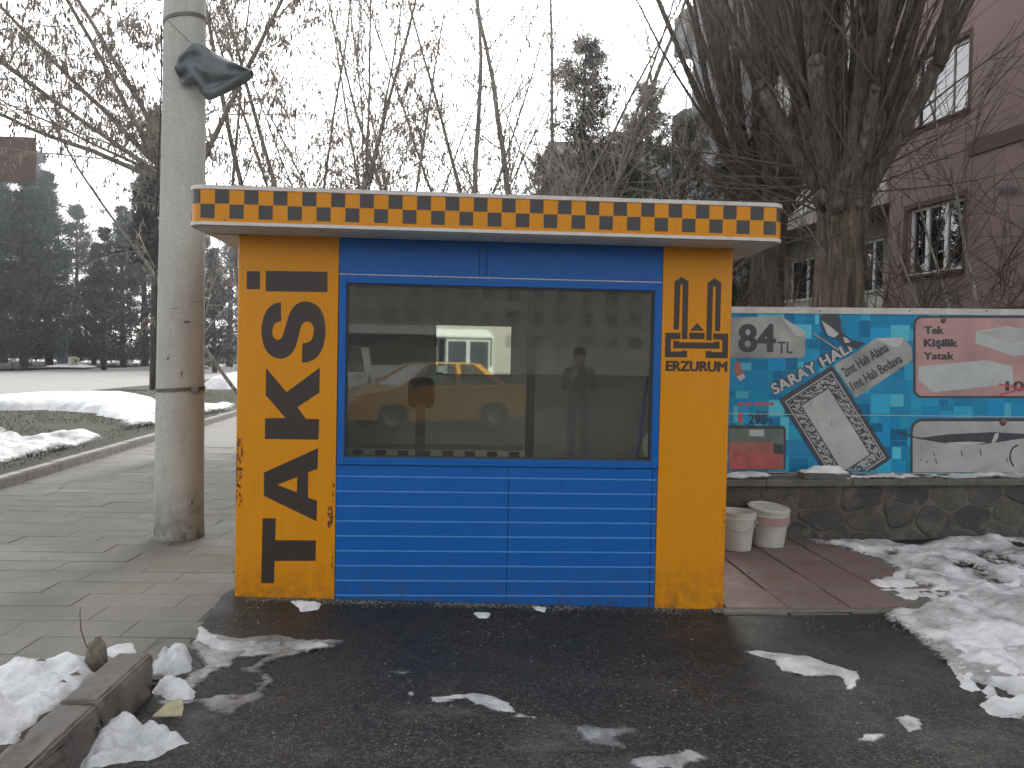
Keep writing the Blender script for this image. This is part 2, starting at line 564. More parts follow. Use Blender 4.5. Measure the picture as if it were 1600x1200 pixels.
    m['limb'] = bark('willow_limb', (.085, .068, .05), (.15, .125, .095), .4, 2)
    m['pale_twig'] = simple('pale_twig', (.32, .285, .24), .8, .3, 3, 0)  # twigs paled: sun glare put into the colour
    m['block_glass'] = simple('block_window', (.21, .20, .19), .5, .3, .4, 0)
    m['shoot'] = simple('willow_shoot', (.075, .058, .045), .8, .35, 3, 0)
    m['stem'] = bark('stem_bark', (.27, .245, .21), (.38, .35, .305), .5, 2)  # bark paled in the same way for the glare
    m['pine_bark'] = bark('pine_bark', (.05, .038, .03), (.09, .07, .055), .6)
    m['dry_leaf'] = simple('dry_leaf', (.27, .23, .18), .8, .4, 5, 0)  # leaf colour lightened too, to carry the glare
    m['needle'] = simple('pine_needle', (.026, .038, .020), .75, .45, 3, 0)
    m['needle_far'] = simple('pine_needle_far', (.022, .031, .020), .8, .4, 1.2, 0)

    # stone wall
    t = NT('wall_stone')
    oi = t.N('ObjectInfo')
    base = t.ramp(oi.outputs['Random'], [(0, (.040, .037, .032)), (.5, (.072, .065, .056)), (1, (.105, .096, .083))])
    n1 = t.noise(9, 6, .7); n2 = t.noise(60, 4, .7)
    col = t.mix(t.ramp(n1, [(.35, .6), (.65, 0.0)]), base, (.03, .028, .025))
    col = t.mix(t.ramp(n2, [(.5, 0.0), (.75, .4)]), col, (.15, .14, .125))
    col = t.mix(t.ramp(t.noise(5, 6, .7), [(.48, 0.0), (.6, .85)]), col, t.ramp(n1, [(.35, (.055, .05, .044)), (.7, (.14, .13, .115))]))
    m['stone'] = t.done(col, .85, t.math('ADD', n1, n2), .7, .012)
    t = NT('wall_mortar')
    n1 = t.noise(6, 6, .7); n2 = t.noise(50, 4, .7)
    col = t.ramp(n1, [(.35, (.055, .05, .044)), (.6, (.115, .105, .093)), (.75, (.16, .15, .133))])
    m['wall_mortar'] = t.done(col, .92, t.math('ADD', n1, n2), .7, .01)
    m['coping'] = simple('coping', (.10, .094, .083), .85, .35, 9, .5, dirt=.5)

    # billboard print
    t = NT('blue_print')
    at_ = t.N('Attribute'); at_.attribute_name = 'tint'; at_.attribute_type = 'GEOMETRY'
    col = t.mix(t.ramp(t.noise(3, 6, .65), [(.5, 0.0), (.8, .3)]), at_.outputs['Color'], (.08, .17, .20))
    m['blue_print'] = t.done(col, .45, t.noise(5, 4), .15, .006, spec=.25)
    m['print_dark'] = simple('print_dark', (.032, .033, .04), .5, .2, 12, .1)
    m['print_navy'] = simple('print_navy', (.035, .038, .055), .5, .2, 12, .1)
    m['print_white'] = simple('print_white', (.40, .40, .385), .65, .12, 6, .1, dirt=.25)
    m['print_paper'] = simple('print_paper', (.33, .335, .31), .65, .14, 5, .15, dirt=.3)
    t = NT('sticker_silver')
    n1 = t.noise(3.5, 4, .55)
    col = t.ramp(n1, [(.3, (.15, .155, .15)), (.7, (.36, .36, .33))])
    m['print_silver'] = t.done(col, .4, n1, .1, .004)
    m['print_pink'] = simple('print_pink', (.36, .21, .195), .65, .2, 3.5, .1)
    m['print_pale'] = simple('print_pale', (.37, .39, .375), .65, .1, 8, .1)
    m['print_red'] = simple('print_red', (.33, .075, .07), .65, .25, 9, .1)
    m['print_salmon'] = simple('print_salmon', (.27, .10, .08), .65, .25, 9, .1)
    m['print_green'] = simple('print_green', (.10, .13, .11), .65, .3, 9, .1)
    m['print_pin'] = simple('print_pin', (.14, .05, .05), .4, .2, 30, .1)
    # carpet border: swirling ornament printed in black on pale
    t = NT('carpet_border')
    wv = t.N('TexWave'); wv.wave_type = 'RINGS'; wv.inputs['Scale'].default_value = 13; wv.inputs['Distortion'].default_value = 9
    wv.inputs['Detail'].default_value = 2; wv.inputs['Detail Scale'].default_value = 2.2
    t.L(t.pos((1, 1, 1)), wv.inputs['Vector'])
    col = t.ramp(wv.outputs[0], [(.42, (.035, .035, .038)), (.56, (.30, .30, .29))])
    m['carpet_border'] = t.done(col, .5)
    t = NT('carpet_field')
    n1 = t.noise(16, 3, .5, dist=1.5)
    ln = t.ramp(t.math('ABSOLUTE', t.math('SUBTRACT', n1, .5)), [(.0, .7), (.02, 0.0)])
    ln = t.math('MULTIPLY', ln, t.ramp(t.noise(5, 4), [(.5, 0.0), (.6, 1.0)]))
    col = t.mix(ln, t.ramp(t.noise(4, 5), [(.3, (.30, .305, .29)), (.7, (.40, .40, .38))]), (.07, .07, .07))
    m['carpet_field'] = t.done(col, .5)
    m['rail'] = simple('rail_metal', (.42, .41, .38), .5, .15, 8, .1, dirt=.3)
    m['bucket'] = simple('bucket_plastic', (.42, .41, .37), .5, .12, 6, .1, dirt=.55)
    m['bucket_pink'] = simple('bucket_stain', (.34, .22, .20), .6, .25, 14, .1, dirt=.4)
    m['wire'] = simple('wire', (.12, .12, .12), .4, .2, 20, 0, metal=.8)

    # houses
    m['pink'] = simple('pink_render', (.235, .162, .162), .9, .12, 1.2, .25, stretch=(1, 1, .35), dirt=.3)
    m['beige'] = simple('beige_render', (.32, .30, .265), .9, .10, 1.2, .25, dirt=.25)
    m['grey_render'] = simple('grey_render', (.27, .265, .275), .9, .10, 1.2, .25, dirt=.25)
    m['brown_trim'] = simple('brown_trim', (.095, .052, .048), .8, .15, 6, .1)
    m['pvc'] = simple('white_pvc', (.75, .75, .73), .45, .08, 6, .05)
    m['room'] = simple('room_dark', (.05, .05, .05), .9, .2, 2, 0)
    m['curtain'] = simple('curtain', (.30, .31, .30), .9, .25, 5, .2, stretch=(6, 6, .3))
    m['slate'] = simple('slate', (.18, .185, .19), .8, .2, 6, .3)
    m['white_slat'] = simple('white_slat', (.46, .45, .43), .7, .12, 9, .1)
    m['tower'] = simple('distant_render', (.36, .325, .30), .9, .12, .3, .1)
    m['steel'] = simple('galv_steel', (.25, .25, .25), .5, .15, 20, .1, metal=.6)
    m['navy'] = simple('navy_panel', (.025, .032, .045), .6, .2, 3, .05)
    m['sign_brown'] = simple('sign_brown', (.07, .036, .027), .6, .15, 2, .05)
    m['bin'] = simple('bin_cream', (.50, .48, .38), .7, .12, 3, .05)
    # vehicles, people
    m['taxi'] = simple('taxi_paint', (.56, .26, .04), .25, .05, 2, 0)
    m['white_paint'] = simple('white_vehicle_paint', (.72, .73, .72), .3, .05, 2, 0)
    m['tyre'] = simple('tyre', (.02, .02, .02), .85, .2, 20, .2)
    m['alloy'] = simple('alloy', (.45, .45, .46), .35, .1, 20, 0, metal=.8)
    m['lamp_red'] = simple('tail_lamp', (.35, .02, .015), .3, .1, 20, 0)
    m['lamp_clear'] = simple('head_lamp', (.6, .62, .62), .15, .1, 20, 0)
    m['black_plastic'] = simple('black_plastic', (.025, .025, .026), .6, .2, 20, .1)
    m['cloth_dark'] = simple('dark_cloth', (.02, .02, .022), .95, .3, 12, .2)
    m['cloth_jeans'] = simple('jeans', (.03, .04, .075), .95, .3, 12, .2)
    m['skin'] = simple('skin', (.45, .27, .19), .6, .06, 12, 0)
    m['hair'] = simple('hair', (.02, .016, .012), .7, .2, 30, .2)
    m['broom_purple'] = simple('broom_handle', (.10, .06, .30), .4, .1, 20, 0)
    m['paper_roll'] = simple('paper_roll', (.72, .72, .68), .9, .06, 20, .1)
    m['cardboard'] = simple('cardboard', (.36, .33, .20), .9, .25, 20, .3, dirt=.4)
    m['pebble'] = simple('pebble', (.17, .165, .15), .9, .5, 90, .3)
    m['wood_stub'] = simple('wood_stub', (.13, .11, .085), .95, .4, 30, .6)
    m['ink_red'] = simple('ink_red', (.42, .06, .08), .5, .2, 12, 0)


make_materials()

# ================================================================ THE SETTING
def gp(px, py, z=.05):
    p = at(px, py, (0, 0, 1), z)
    return (p[0], p[1])


def sheet(name, xs, ys, zf, mat, keep=None, smooth=True):
    X, Y = np.meshgrid(np.asarray(xs, float), np.asarray(ys, float), indexing='ij')
    Z = zf(X, Y)
    nx, ny = X.shape
    idx = np.arange(nx * ny).reshape(nx, ny)
    q = np.stack([idx[:-1, :-1], idx[1:, :-1], idx[1:, 1:], idx[:-1, 1:]], -1).reshape(-1, 4)
    if keep is not None:
        k = keep(X, Y).reshape(-1)
        q = q[k[q].any(1)]
        used = np.zeros(nx * ny, bool); used[q.reshape(-1)] = True
        re = np.cumsum(used) - 1
        V = np.stack([X, Y, Z], -1).reshape(-1, 3)[used]; q = re[q]
    else:
        V = np.stack([X, Y, Z], -1).reshape(-1, 3)
    me = bpy.data.meshes.new(name)
    me.from_pydata(V.tolist(), [], q.tolist())
    me.materials.append(mat)
    if smooth: me.polygons.foreach_set('use_smooth', [True] * len(me.polygons))
    me.update()
    return link(name, me)


def lin(*seg):
    out = []
    for a, b, n in seg: out += list(np.linspace(a, b, n, endpoint=False))
    return out + [seg[-1][1]]


tag(sheet('ground', lin((-260, -6, 26), (-6, -2.0, 12), (-2.0, 3.6, 130), (3.6, 12, 12), (12, 260, 20)),
          lin((-160, -6, 20), (-6, -2.6, 12), (-2.6, 2.2, 110), (2.2, 12, 12), (12, 420, 40)), asphalt, MATS['asphalt']), kind='structure')


def kerb_x(y): return -4.9 - .067 * (np.asarray(y, float) - 3.62)
def road_near(y): return -14.3 - .067 * (np.asarray(y, float) - 25)
def road_far(y): return -34.0 - .067 * (np.asarray(y, float) - 56)


def strip(name, fa, fb, y0, y1, ny, nx, zf, mat):
    ys = np.linspace(y0, y1, ny)
    t = np.linspace(0, 1, nx)
    X = fa(ys)[None, :] * (1 - t)[:, None] + fb(ys)[None, :] * t[:, None]
    Y = np.broadcast_to(ys[None, :], X.shape)
    Z = zf(X, Y)
    idx = np.arange(X.size).reshape(X.shape)
    q = np.stack([idx[:-1, :-1], idx[1:, :-1], idx[1:, 1:], idx[:-1, 1:]], -1).reshape(-1, 4)
    me = bpy.data.meshes.new(name)
    me.from_pydata(np.stack([X, Y, Z], -1).reshape(-1, 3).tolist(), [], q.tolist())
    me.materials.append(mat); me.update()
    o = link(name, me)
    return tag(o, kind='structure')


# pavement: bed, laid slabs, far part in the material
pave = strip('pavement', lambda y: kerb_x(y) - .05, lambda y: 0 * y - 1.25, -1.22, 7.91, 60, 10, lambda x, y: gz(x, y) + .008, MATS['mortar'])
strip('pavement_beyond', lambda y: kerb_x(y) - .05, lambda y: 0 * y + 1.0, 7.91, 120, 40, 6, lambda x, y: gz(x, y) + .012, MATS['paving_far'])
b = MB().box(-.2985, .2985, -.1235, .1235, -.03, 0)
sm = b.mesh('slab', MATS['slab'])
bb = bmesh.new(); bb.from_mesh(sm)
bmesh.ops.bevel(bb, geom=[e for e in bb.edges if all(v.co.z > -.001 for v in e.verts)], offset=.003, segments=1, affect='EDGES')
bb.to_mesh(sm); bb.free()
row = 0
y = -1.07
while y < 7.9:
    off = (.0, .31, .10, .42, .2, .5)[row % 6]
    for c in range(8):
        x = -1.30 - .6 * c + off - .3
        if x + .28 < kerb_x(y) or x > -1.2: continue
        if y < -.9 and x > -1.45: continue
        if y > 6.2 and x < -9: continue
        o = link('slab', sm, pave)
        o.location = (x, y, float(gz(x, y)) + .012 + rnd.uniform(-.002, .002))
        o.rotation_euler = (rnd.uniform(-.003, .003), .007 + rnd.uniform(-.004, .004), rnd.uniform(-.006, .006))
    y += .25
    row += 1

# kerb between pavement and verge
kb = tag(bpy.data.objects.new('verge_kerb', None), kind='structure'); COL.objects.link(kb)
kb.location = (float(kerb_x(5)), 5, .1)
ks = MB().box(-.15, 0, -.392, .392, -.1, .125).mesh('kerb_stone', MATS['kerb'])
bb = bmesh.new(); bb.from_mesh(ks)
bmesh.ops.bevel(bb, geom=[e for e in bb.edges if all(v.co.z > 0 for v in e.verts)], offset=.015, segments=2, affect='EDGES')
bb.to_mesh(ks); bb.free()
y = -1.0
while y < 42:
    x = float(kerb_x(y))
    o = link('kerb_stone', ks, kb)
    o.location = Vector((x, y, float(gz(x, y)) + rnd.uniform(-.004, .004))) - kb.location
    o.rotation_euler = (rnd.uniform(-.004, .004), 0, .067 + rnd.uniform(-.006, .006))
    y += .8


def verge_z(x, y):
    return gz(x, y) + .10 + .03 * (fbm(np.asarray(x) * .8, np.asarray(y) * .8) - .5)


strip('verge', lambda y: kerb_x(y) - .14, lambda y: road_near(y) + .25, -3, 160, 120, 30, verge_z, MATS['grass'])
strip('road', lambda y: road_near(y), lambda y: road_far(y), -60, 260, 80, 8, lambda x, y: gz(x, y) + .02, MATS['road'])
strip('road_edge_kerb', lambda y: road_near(y) + .25, lambda y: road_near(y) - .02, -3, 160, 60, 3, lambda x, y: gz(x, y) + .12, MATS['kerb'])
strip('far_verge', lambda y: road_far(y) - .3, lambda y: road_far(y) - 140, -20, 330, 60, 30, lambda x, y: gz(x, y) + .16 + .1 * (fbm(x * .1, y * .1) - .5), MATS['grass'])
strip('far_kerb', lambda y: road_far(y) + .01, lambda y: road_far(y) - .35, -20, 330, 60, 3, lambda x, y: gz(x, y) + .2, MATS['kerb'])

# front planter with its dark kerb, left foreground
pk = tag(bpy.data.objects.new('planter_kerb', None), kind='structure'); COL.objects.link(pk)
pk.location = (-1.44, -1.38, .05)
ys = [-1.36, -1.86, -2.34, -2.83, -3.32, -3.8]
for i in range(5):
    m_ = MB()
    y1, y0 = ys[i] - .004, ys[i + 1] + .004
    x0, x1 = -1.515, -1.365
    h = .235 + (.004, -.003, .002, 0, 0)[i]
    m_.prism([(x0, y0, -.05), (x1 + .012, y0, -.05), (x1, y0, h - .014), (x1 - .014, y0, h), (x0, y0, h)], (0, y1 - y0, 0))
    o = m_.build('kerb_stone', MATS['kerb_wet'], pk, recalc=True)
    b2 = bmesh.new(); b2.from_mesh(o.data)
    bmesh.ops.bevel(b2, geom=b2.edges[:], offset=.007, segments=2, affect='EDGES')
    bmesh.ops.triangulate(b2, faces=b2.faces[:])
    for _ in range(4):
        bmesh.ops.subdivide_edges(b2, edges=[e for e in b2.edges if e.calc_length() > .022], cuts=1)
        bmesh.ops.triangulate(b2, faces=[f_ for f_ in b2.faces if len(f_.verts) > 3])
    b2.normal_update()
    co = np.array([v_.co[:] for v_ in b2.verts])
    nz = fbm(co[:, 0] * 22 + co[:, 2] * 17, co[:, 1] * 22 + co[:, 2] * 13, 4) - .5
    pit = np.clip(fbm(co[:, 0] * 9 + co[:, 2] * 21 + 5, co[:, 1] * 9 - co[:, 2] * 8, 3) - .60, 0, 1)
    for v_, q_, p_ in zip(b2.verts, nz, pit): v_.co += v_.normal * (q_ * .007 - p_ * .09)
    b2.to_mesh(o.data); b2.free()
    o.data.polygons.foreach_set('use_smooth', [True] * len(o.data.polygons))
tag(sheet('planter_soil', np.linspace(-4.8, -1.5, 60), np.linspace(-4.2, -1.27, 60),
          lambda x, y: gz(x, y) + .02 + .115 * sstep(-1.25, -1.45, y) * sstep(-1.4, -1.55, x) + .03 * (fbm(x * 6, y * 6) - .5), MATS['soil']), kind='structure')

# red paved apron on the right of the kiosk
ap = sheet('apron', np.linspace(1.56, 3.35, 20), np.linspace(-.10, 1.95, 20), lambda x, y: gz(x, y) + .032, MATS['mortar'])
tag(ap, kind='structure')
tl = MB().box(-.197, .197, -.197, .197, -.03, 0).mesh('tile', MATS['red_tile'])
bb = bmesh.new(); bb.from_mesh(tl)
bmesh.ops.bevel(bb, geom=[e for e in bb.edges if all(v.co.z > -.001 for v in e.verts)], offset=.004, segments=1, affect='EDGES')
bb.to_mesh(tl); bb.free()
for i in range(4):
    for j in range(5):
        x = 1.86 + .4 * i; y = .17 + .4 * j
        if i == 3 and j == 0: continue
        pieces = [(tl, x, y, 0)]
        o = link('tile', tl, ap); o.location = (x, y, float(gz(x, y)) + .044 + rnd.uniform(-.003, .003))
        o.rotation_euler = (rnd.uniform(-.010, .010), rnd.uniform(-.010, .010), rnd.uniform(-.012, .012))
# broken front course and edging
for (poly, dz) in ([[(1.62, -.1), (2.02, -.12), (2.03, -.035), (1.63, -.03)], 0], [[(2.04, -.12), (2.42, -.12), (2.40, -.035), (2.05, -.035)], -.004],
                   [[(2.44, -.12), (2.82, -.09), (2.80, -.03), (2.43, -.035)], .002], [[(2.86, -.07), (3.12, .02), (3.10, .17), (2.87, .16)], -.006], [[(2.87, .18), (3.10, .19), (3.2, .36), (2.88, .35)], 0]):
    z = float(gz(2.4, 0)) + .025 + dz * 1.5
    MB().prism([(x, y, z - .04) for x, y in poly], (0, 0, .045)).build('edging_stone', MATS['mortar'] if poly[0][1] < -.08 else MATS['red_tile'], ap, recalc=True)


# ---------------------------------------------------------------- snow and ice
def sdist(X, Y, poly):
    P = np.asarray(poly, float); n = len(P)
    d = np.full(X.shape, 1e9); ins = np.zeros(X.shape, bool)
    for i in range(n):
        a = P[i]; b = P[(i + 1) % n]
        e = b - a
        t = np.clip(((X - a[0]) * e[0] + (Y - a[1]) * e[1]) / (e @ e + 1e-12), 0, 1)
        d = np.minimum(d, np.hypot(X - a[0] - t * e[0], Y - a[1] - t * e[1]))
        c = ((a[1] > Y) != (b[1] > Y)) & (X < (b[0] - a[0]) * (Y - a[1]) / (b[1] - a[1] + 1e-12) + a[0])
        ins ^= c
    return np.where(ins, d, -d)


def snow(name, poly, h, label, mat='snow', res=.02, edge=.12, ragged=.08, lump=5., lumpy=.7, base=None, holes=0., seed=0., kind='stuff', parent=None):
    P = np.asarray(poly, float)
    pad = ragged + .02
    x0, y0 = P.min(0) - pad; x1, y1 = P.max(0) + pad
    xs = np.arange(x0, x1 + res, res); ys = np.arange(y0, y1 + res, res)
    base = base or asphalt

    def hf(X, Y, thick=None):
        q = max(ragged, .02)
        d = sdist(X, Y, P) + q * 2.4 * (fbm(X / (q * 7) + seed, Y / (q * 7) + seed, 5) - .5) + q * .9 * (fbm(X / (q * 1.6) + seed * 2, Y / (q * 1.6), 3) - .5)
        if holes: d = np.minimum(d, (holes - fbm(X * 3 + seed + 9, Y * 3 + 4, 5)) * .6)
        t_ = np.clip(d / (edge * 1.3), 0, 1)
        k = np.sqrt(np.maximum(0, 1 - (1 - t_) ** 2))
        big = fbm(X * lump + seed * 3, Y * lump, 5)
        sm_ = fbm(X * lump * 5 + seed, Y * lump * 5, 4)
        bil = np.abs(2 * fbm(X * lump * 2.1 + seed + 5, Y * lump * 2.1 + 8, 2) - 1)        # rounded lumps with creases
        hh = h * k * (1 - lumpy + lumpy * (1.5 * sstep(.25, .72, big) * .8 + 2.0 * np.minimum(bil, .4) * .28)) + h * .22 * k * (sm_ - .5)
        if thick is not None: thick.append((np.clip(d / (edge * .8), 0, 1)))
        return np.where(d > 0, hh, np.maximum(d * .3, -.02))
    o = sheet(name, xs, ys, lambda X, Y: base(X, Y) + hf(X, Y), MATS[mat], keep=lambda X, Y: hf(X, Y) > -.004)
    co = np.empty(len(o.data.vertices) * 3); o.data.vertices.foreach_get('co', co); co = co.reshape(-1, 3)
    th = []
    hf(co[:, 0], co[:, 1], th)
    o.data.attributes.new('thick', 'FLOAT', 'POINT').data.foreach_set('value', th[0].astype(np.float32))
    return tag(o, label, 'snow' if 'snow' in name else 'ice', kind=kind)


def vz(x, y): return verge_z(x, y) + .0
def pl(x, y): return gz(x, y) + .12


# left foreground
snow('snow_bank', [gp(*p, .22) for p in ((-60, 1060), (40, 1035), (100, 1022), (142, 1018), (140, 1060), (110, 1085), (62, 1110), (28, 1150), (-40, 1160))], .11,
     'clean white snow heaped on the planter behind the dark kerb', res=.012, edge=.10, ragged=.05, lump=5, lumpy=.75, base=pl)
snow('snow_lump', [gp(*p, .1) for p in ((158, 1012), (175, 1000), (205, 1000), (212, 1010), (185, 1022))], .035,
     'small snow crust at the end of the planter kerb', res=.01, edge=.05, ragged=.03, base=lambda x, y: gz(x, y) + .1 * sstep(-1.2, -1.4, y))
snow('snow_heap', [gp(*p, .08) for p in ((228, 1028), (262, 1012), (300, 1030), (300, 1046), (272, 1052), (232, 1052))], .08,
     'white snow heap against the end of the planter kerb', res=.01, edge=.07, ragged=.035, lump=11, lumpy=.9, seed=3)
snow('snow_heap', [gp(*p, .08) for p in ((240, 1058), (270, 1062), (300, 1080), (296, 1096), (262, 1092), (246, 1076))], .04,
     'crumbly snow lumps between kerb and yellow cardboard', res=.01, edge=.05, ragged=.04, lump=11, seed=6, lumpy=.9)
snow('snow_heap', [gp(*p, .07) for p in ((165, 1128), (200, 1115), (232, 1140), (262, 1142), (290, 1160), (240, 1180), (160, 1196), (122, 1198), (150, 1160))], .07,
     'white snow heap below the planter kerb at the bottom edge', res=.01, edge=.09, ragged=.06, lump=8, lumpy=.95, seed=9)
snow('ice_patch', [gp(*p, .08) for p in ((292, 970), (330, 985), (430, 985), (535, 998), (480, 1015), (420, 1040), (440, 1060), (400, 1095), (360, 1115), (300, 1100), (240, 1110), (225, 1060), (300, 1040), (285, 1005))], .016,
     'grey ice sheet melting over the asphalt by the kerb', 'ice', res=.012, edge=.06, ragged=.09, lump=6, seed=2, holes=.62)
snow('snow_crust', [gp(*p, .09) for p in ((296, 968), (325, 975), (345, 1000), (400, 996), (500, 995), (540, 1000), (470, 1012), (380, 1020), (300, 1000))], .02,
     'thin dirty white crust on the ice left of the kiosk', 'old_snow', res=.012, edge=.06, ragged=.05, lump=9, seed=12, holes=.6)
for k, (lab, pts, hh, mt) in enumerate([
    ('small snow scrap at the foot of the left yellow panel', ((456, 950), (502, 952), (500, 962), (470, 964)), .02, 'snow'),
    ('tiny snow scrap in front of the blue panel middle', ((748, 962), (762, 962), (760, 968), (750, 968)), .012, 'snow'),
    ('tiny snow scrap below the blue panel right of centre', ((832, 948), (852, 950), (850, 956), (836, 954)), .02, 'snow'),
    ('long thin ice patch in the middle of the asphalt', ((665, 1094), (720, 1086), (760, 1088), (795, 1100), (800, 1114), (770, 1112), (730, 1098), (675, 1104)), .012, 'old_snow'),
    ('short ice patch at the tail of the long thin one', ((785, 1122), (812, 1112), (852, 1120), (845, 1126), (800, 1128)), .01, 'old_snow'),
    ('faint ice spot above left of the long thin patch', ((604, 1056), (622, 1051), (640, 1056), (630, 1062)), .007, 'ice'),
    ('round ice spot left of the long thin patch', ((628, 1090), (645, 1084), (653, 1094), (640, 1098)), .009, 'old_snow'),
    ('jagged ice patch on the asphalt before the red paving', ((1155, 1010), (1190, 1009), (1260, 1018), (1300, 1032), (1340, 1042), (1348, 1068), (1322, 1070), (1310, 1052), (1260, 1050), (1215, 1042), (1205, 1026)), .018, 'old_snow'),
    ('oval ice patch near the bottom right edge of the asphalt', ((1312, 1146), (1350, 1134), (1392, 1136), (1370, 1150), (1325, 1154)), .012, 'old_snow'),
    ('rounded ice patch beside the oval one', ((1384, 1112), (1410, 1105), (1445, 1115), (1452, 1135), (1420, 1140)), .014, 'old_snow'),
    ('pale ice patch cut by the bottom edge of the picture', ((985, 1184), (1050, 1172), (1080, 1168), (1110, 1180), (1080, 1192), (1070, 1206), (1000, 1206)), .014, 'old_snow'),
    ('faint salt-grey ice film left of the pale bottom patch', ((900, 1136), (985, 1132), (1020, 1136), (960, 1150), (975, 1165), (925, 1160)), .005, 'ice'),
]):
    snow('snow_scrap' if mt == 'snow' else 'ice_patch', [gp(*p, .03) for p in pts], hh * (1 if mt == 'snow' else .6), lab, mt, res=.01, edge=.05, ragged=.045, lump=9, seed=k * 1.7)
# right: lumpy half-melted bank in front of the stone wall
snow('snow_bank', [gp(*p, .0) for p in ((1236, 846), (1300, 846), (1420, 854), (1520, 846), (1640, 836), (1760, 840), (1760, 980), (1640, 1150), (1570, 1128), (1528, 1095), (1500, 1058), (1450, 1030), (1425, 1000), (1378, 978), (1420, 955), (1470, 945), (1420, 915), (1380, 888), (1320, 868))], .055,
     'wide lumpy half-melted snow field before the stone wall', 'old_snow', res=.018, edge=.20, ragged=.13, lump=3.2, lumpy=.9, seed=4.4, holes=.72)
snow('snow_bank', [gp(*p, .02) for p in ((1330, 905), (1420, 890), (1500, 900), (1600, 880), (1640, 960), (1560, 950), (1500, 965), (1440, 955), (1385, 935))], .06,
     'whiter snow ridge lying across the half-melted field', 'snow', res=.016, edge=.24, ragged=.16, lump=3.5, lumpy=.8, seed=7.7, holes=.56)
snow('snow_bank', [gp(*p, .0) for p in ((1480, 990), (1530, 975), (1600, 985), (1660, 1000), (1640, 1120), (1600, 1110), (1565, 1120), (1530, 1085), (1500, 1050))], .075,
     'bright snow lumps at the right edge of the asphalt', 'snow', res=.014, edge=.17, ragged=.09, lump=5, lumpy=.85, seed=1.3, holes=.62)

# verge snow, left
snow('snow_bank', [gp(*p, .2) for p in ((-60, 690), (0, 672), (30, 680), (60, 690), (90, 686), (140, 684), (170, 688), (120, 700), (80, 712), (0, 730), (-80, 740))], .15,
     'dirty crumbling snow bank along the verge kerb at left', 'old_snow', res=.05, edge=.35, ragged=.25, lump=1.6, lumpy=.75, base=vz, seed=5)
snow('snow_bank', [gp(*p, .2) for p in ((-40, 634), (10, 632), (50, 622), (90, 618), (150, 622), (200, 628), (245, 625), (245, 640), (190, 655), (160, 646), (90, 638), (0, 640))], .32,
     'smooth white snow bank lying across the grass verge', 'snow', res=.09, edge=1.0, ragged=.5, lump=.35, lumpy=.45, base=vz, seed=8)
snow('snow_bank', [gp(*p, .2) for p in ((185, 668), (215, 655), (250, 645), (300, 640), (372, 632), (372, 640), (300, 652), (245, 664), (200, 672))], .16,
     'crumbled snow bank on the verge behind the pole', 'old_snow', res=.06, edge=.4, ragged=.3, lump=1.3, lumpy=.9, base=vz, seed=2.2)
snow('snow_bank', [gp(*p, .2) for p in ((318, 606), (345, 600), (375, 598), (420, 600), (420, 607), (340, 608))], .9,
     'far white snow heap between pole and kiosk', 'snow', res=.25, edge=2.2, ragged=.6, lump=.25, lumpy=.4, base=vz, seed=3.2)
for k, (lab, pts) in enumerate([('thin snow strip on the far verge left of the navy column', ((-90, 92), (0, 94), (84, 98), (84, 106), (0, 104), (-90, 100))),
                                ('thin snow patch under the cream bin on the far verge', ((86, 67), (110, 66), (143, 68), (140, 73), (112, 75), (92, 72))),
                                ('thin snow strip on the far verge beside the pole', ((125, 96), (180, 100), (240, 104), (300, 106), (300, 116), (180, 112), (130, 104)))]):
    snow('snow_strip', [at_depth(*p) for p in pts], .22, lab, 'snow', res=.5, edge=1.5, ragged=.8, lump=.1, lumpy=.3,
         base=lambda x, y: gz(x, y) + .20, seed=k)

# grit swept against the kiosk and strewn over the asphalt
m_ = MB()
oct_v = np.array([(1, 0, 0), (-1, 0, 0), (0, 1, 0), (0, -1, 0), (0, 0, .7), (0, 0, -.5)])
oct_f = [(0, 2, 4), (2, 1, 4), (1, 3, 4), (3, 0, 4), (2, 0, 5), (1, 2, 5), (3, 1, 5), (0, 3, 5)]
for i in range(9000):
    if i < 3000:
        x = rnd.uniform(-1.35, 1.9); y = -.006 - abs(rnd.gauss(0, .05)); s = rnd.uniform(.002, .0062)
    else:
        x = rnd.uniform(-1.4, 2.9); y = rnd.uniform(-2.4, 0); s = rnd.uniform(.0018, .0045) * (1 if rnd.random() < .96 else 1.8)
    z = float(gz(x, y)) + .0205
    m_.raw(oct_v * s * nrs.uniform(.6, 1.3, (1, 3)) @ np.array(Matrix.Rotation(rnd.uniform(0, 6.3), 3, 'Z')) + (x, y, z + s * .2), oct_f)
tag(m_.build('grit', MATS['pebble']), 'fine grey grit strewn over the asphalt and against the kiosk foot', 'grit', kind='stuff')

# short dead grass on the verge
n = 26000
yy = nrs.uniform(3, 26, n); tt = nrs.uniform(.02, .98, n)
xx = (kerb_x(yy) - .2) * (1 - tt) + (road_near(yy) + .4) * tt
keepm = fbm(xx * .7, yy * .7) > .36
xx, yy = xx[keepm], yy[keepm]; n = len(xx)
zz = verge_z(xx, yy)
a = nrs.uniform(0, 6.28, n); hgt = nrs.uniform(.02, .06, n); wd = nrs.uniform(.004, .009, n)
b0 = np.stack([xx, yy, zz - .005], -1)
du = np.stack([np.cos(a), np.sin(a), 0 * a], -1) * wd[:, None]
tip = b0 + np.stack([np.cos(a + 1.3) * hgt * .6, np.sin(a + 1.3) * hgt * .6, hgt], -1)
V = np.stack([b0 - du, b0 + du, tip], 1).reshape(-1, 3)
tag(MB().raw(V, np.arange(3 * n).reshape(-1, 3).tolist()).build('grass', MATS['blade']), 'short dull winter grass on the roadside verge', 'grass', kind='stuff')

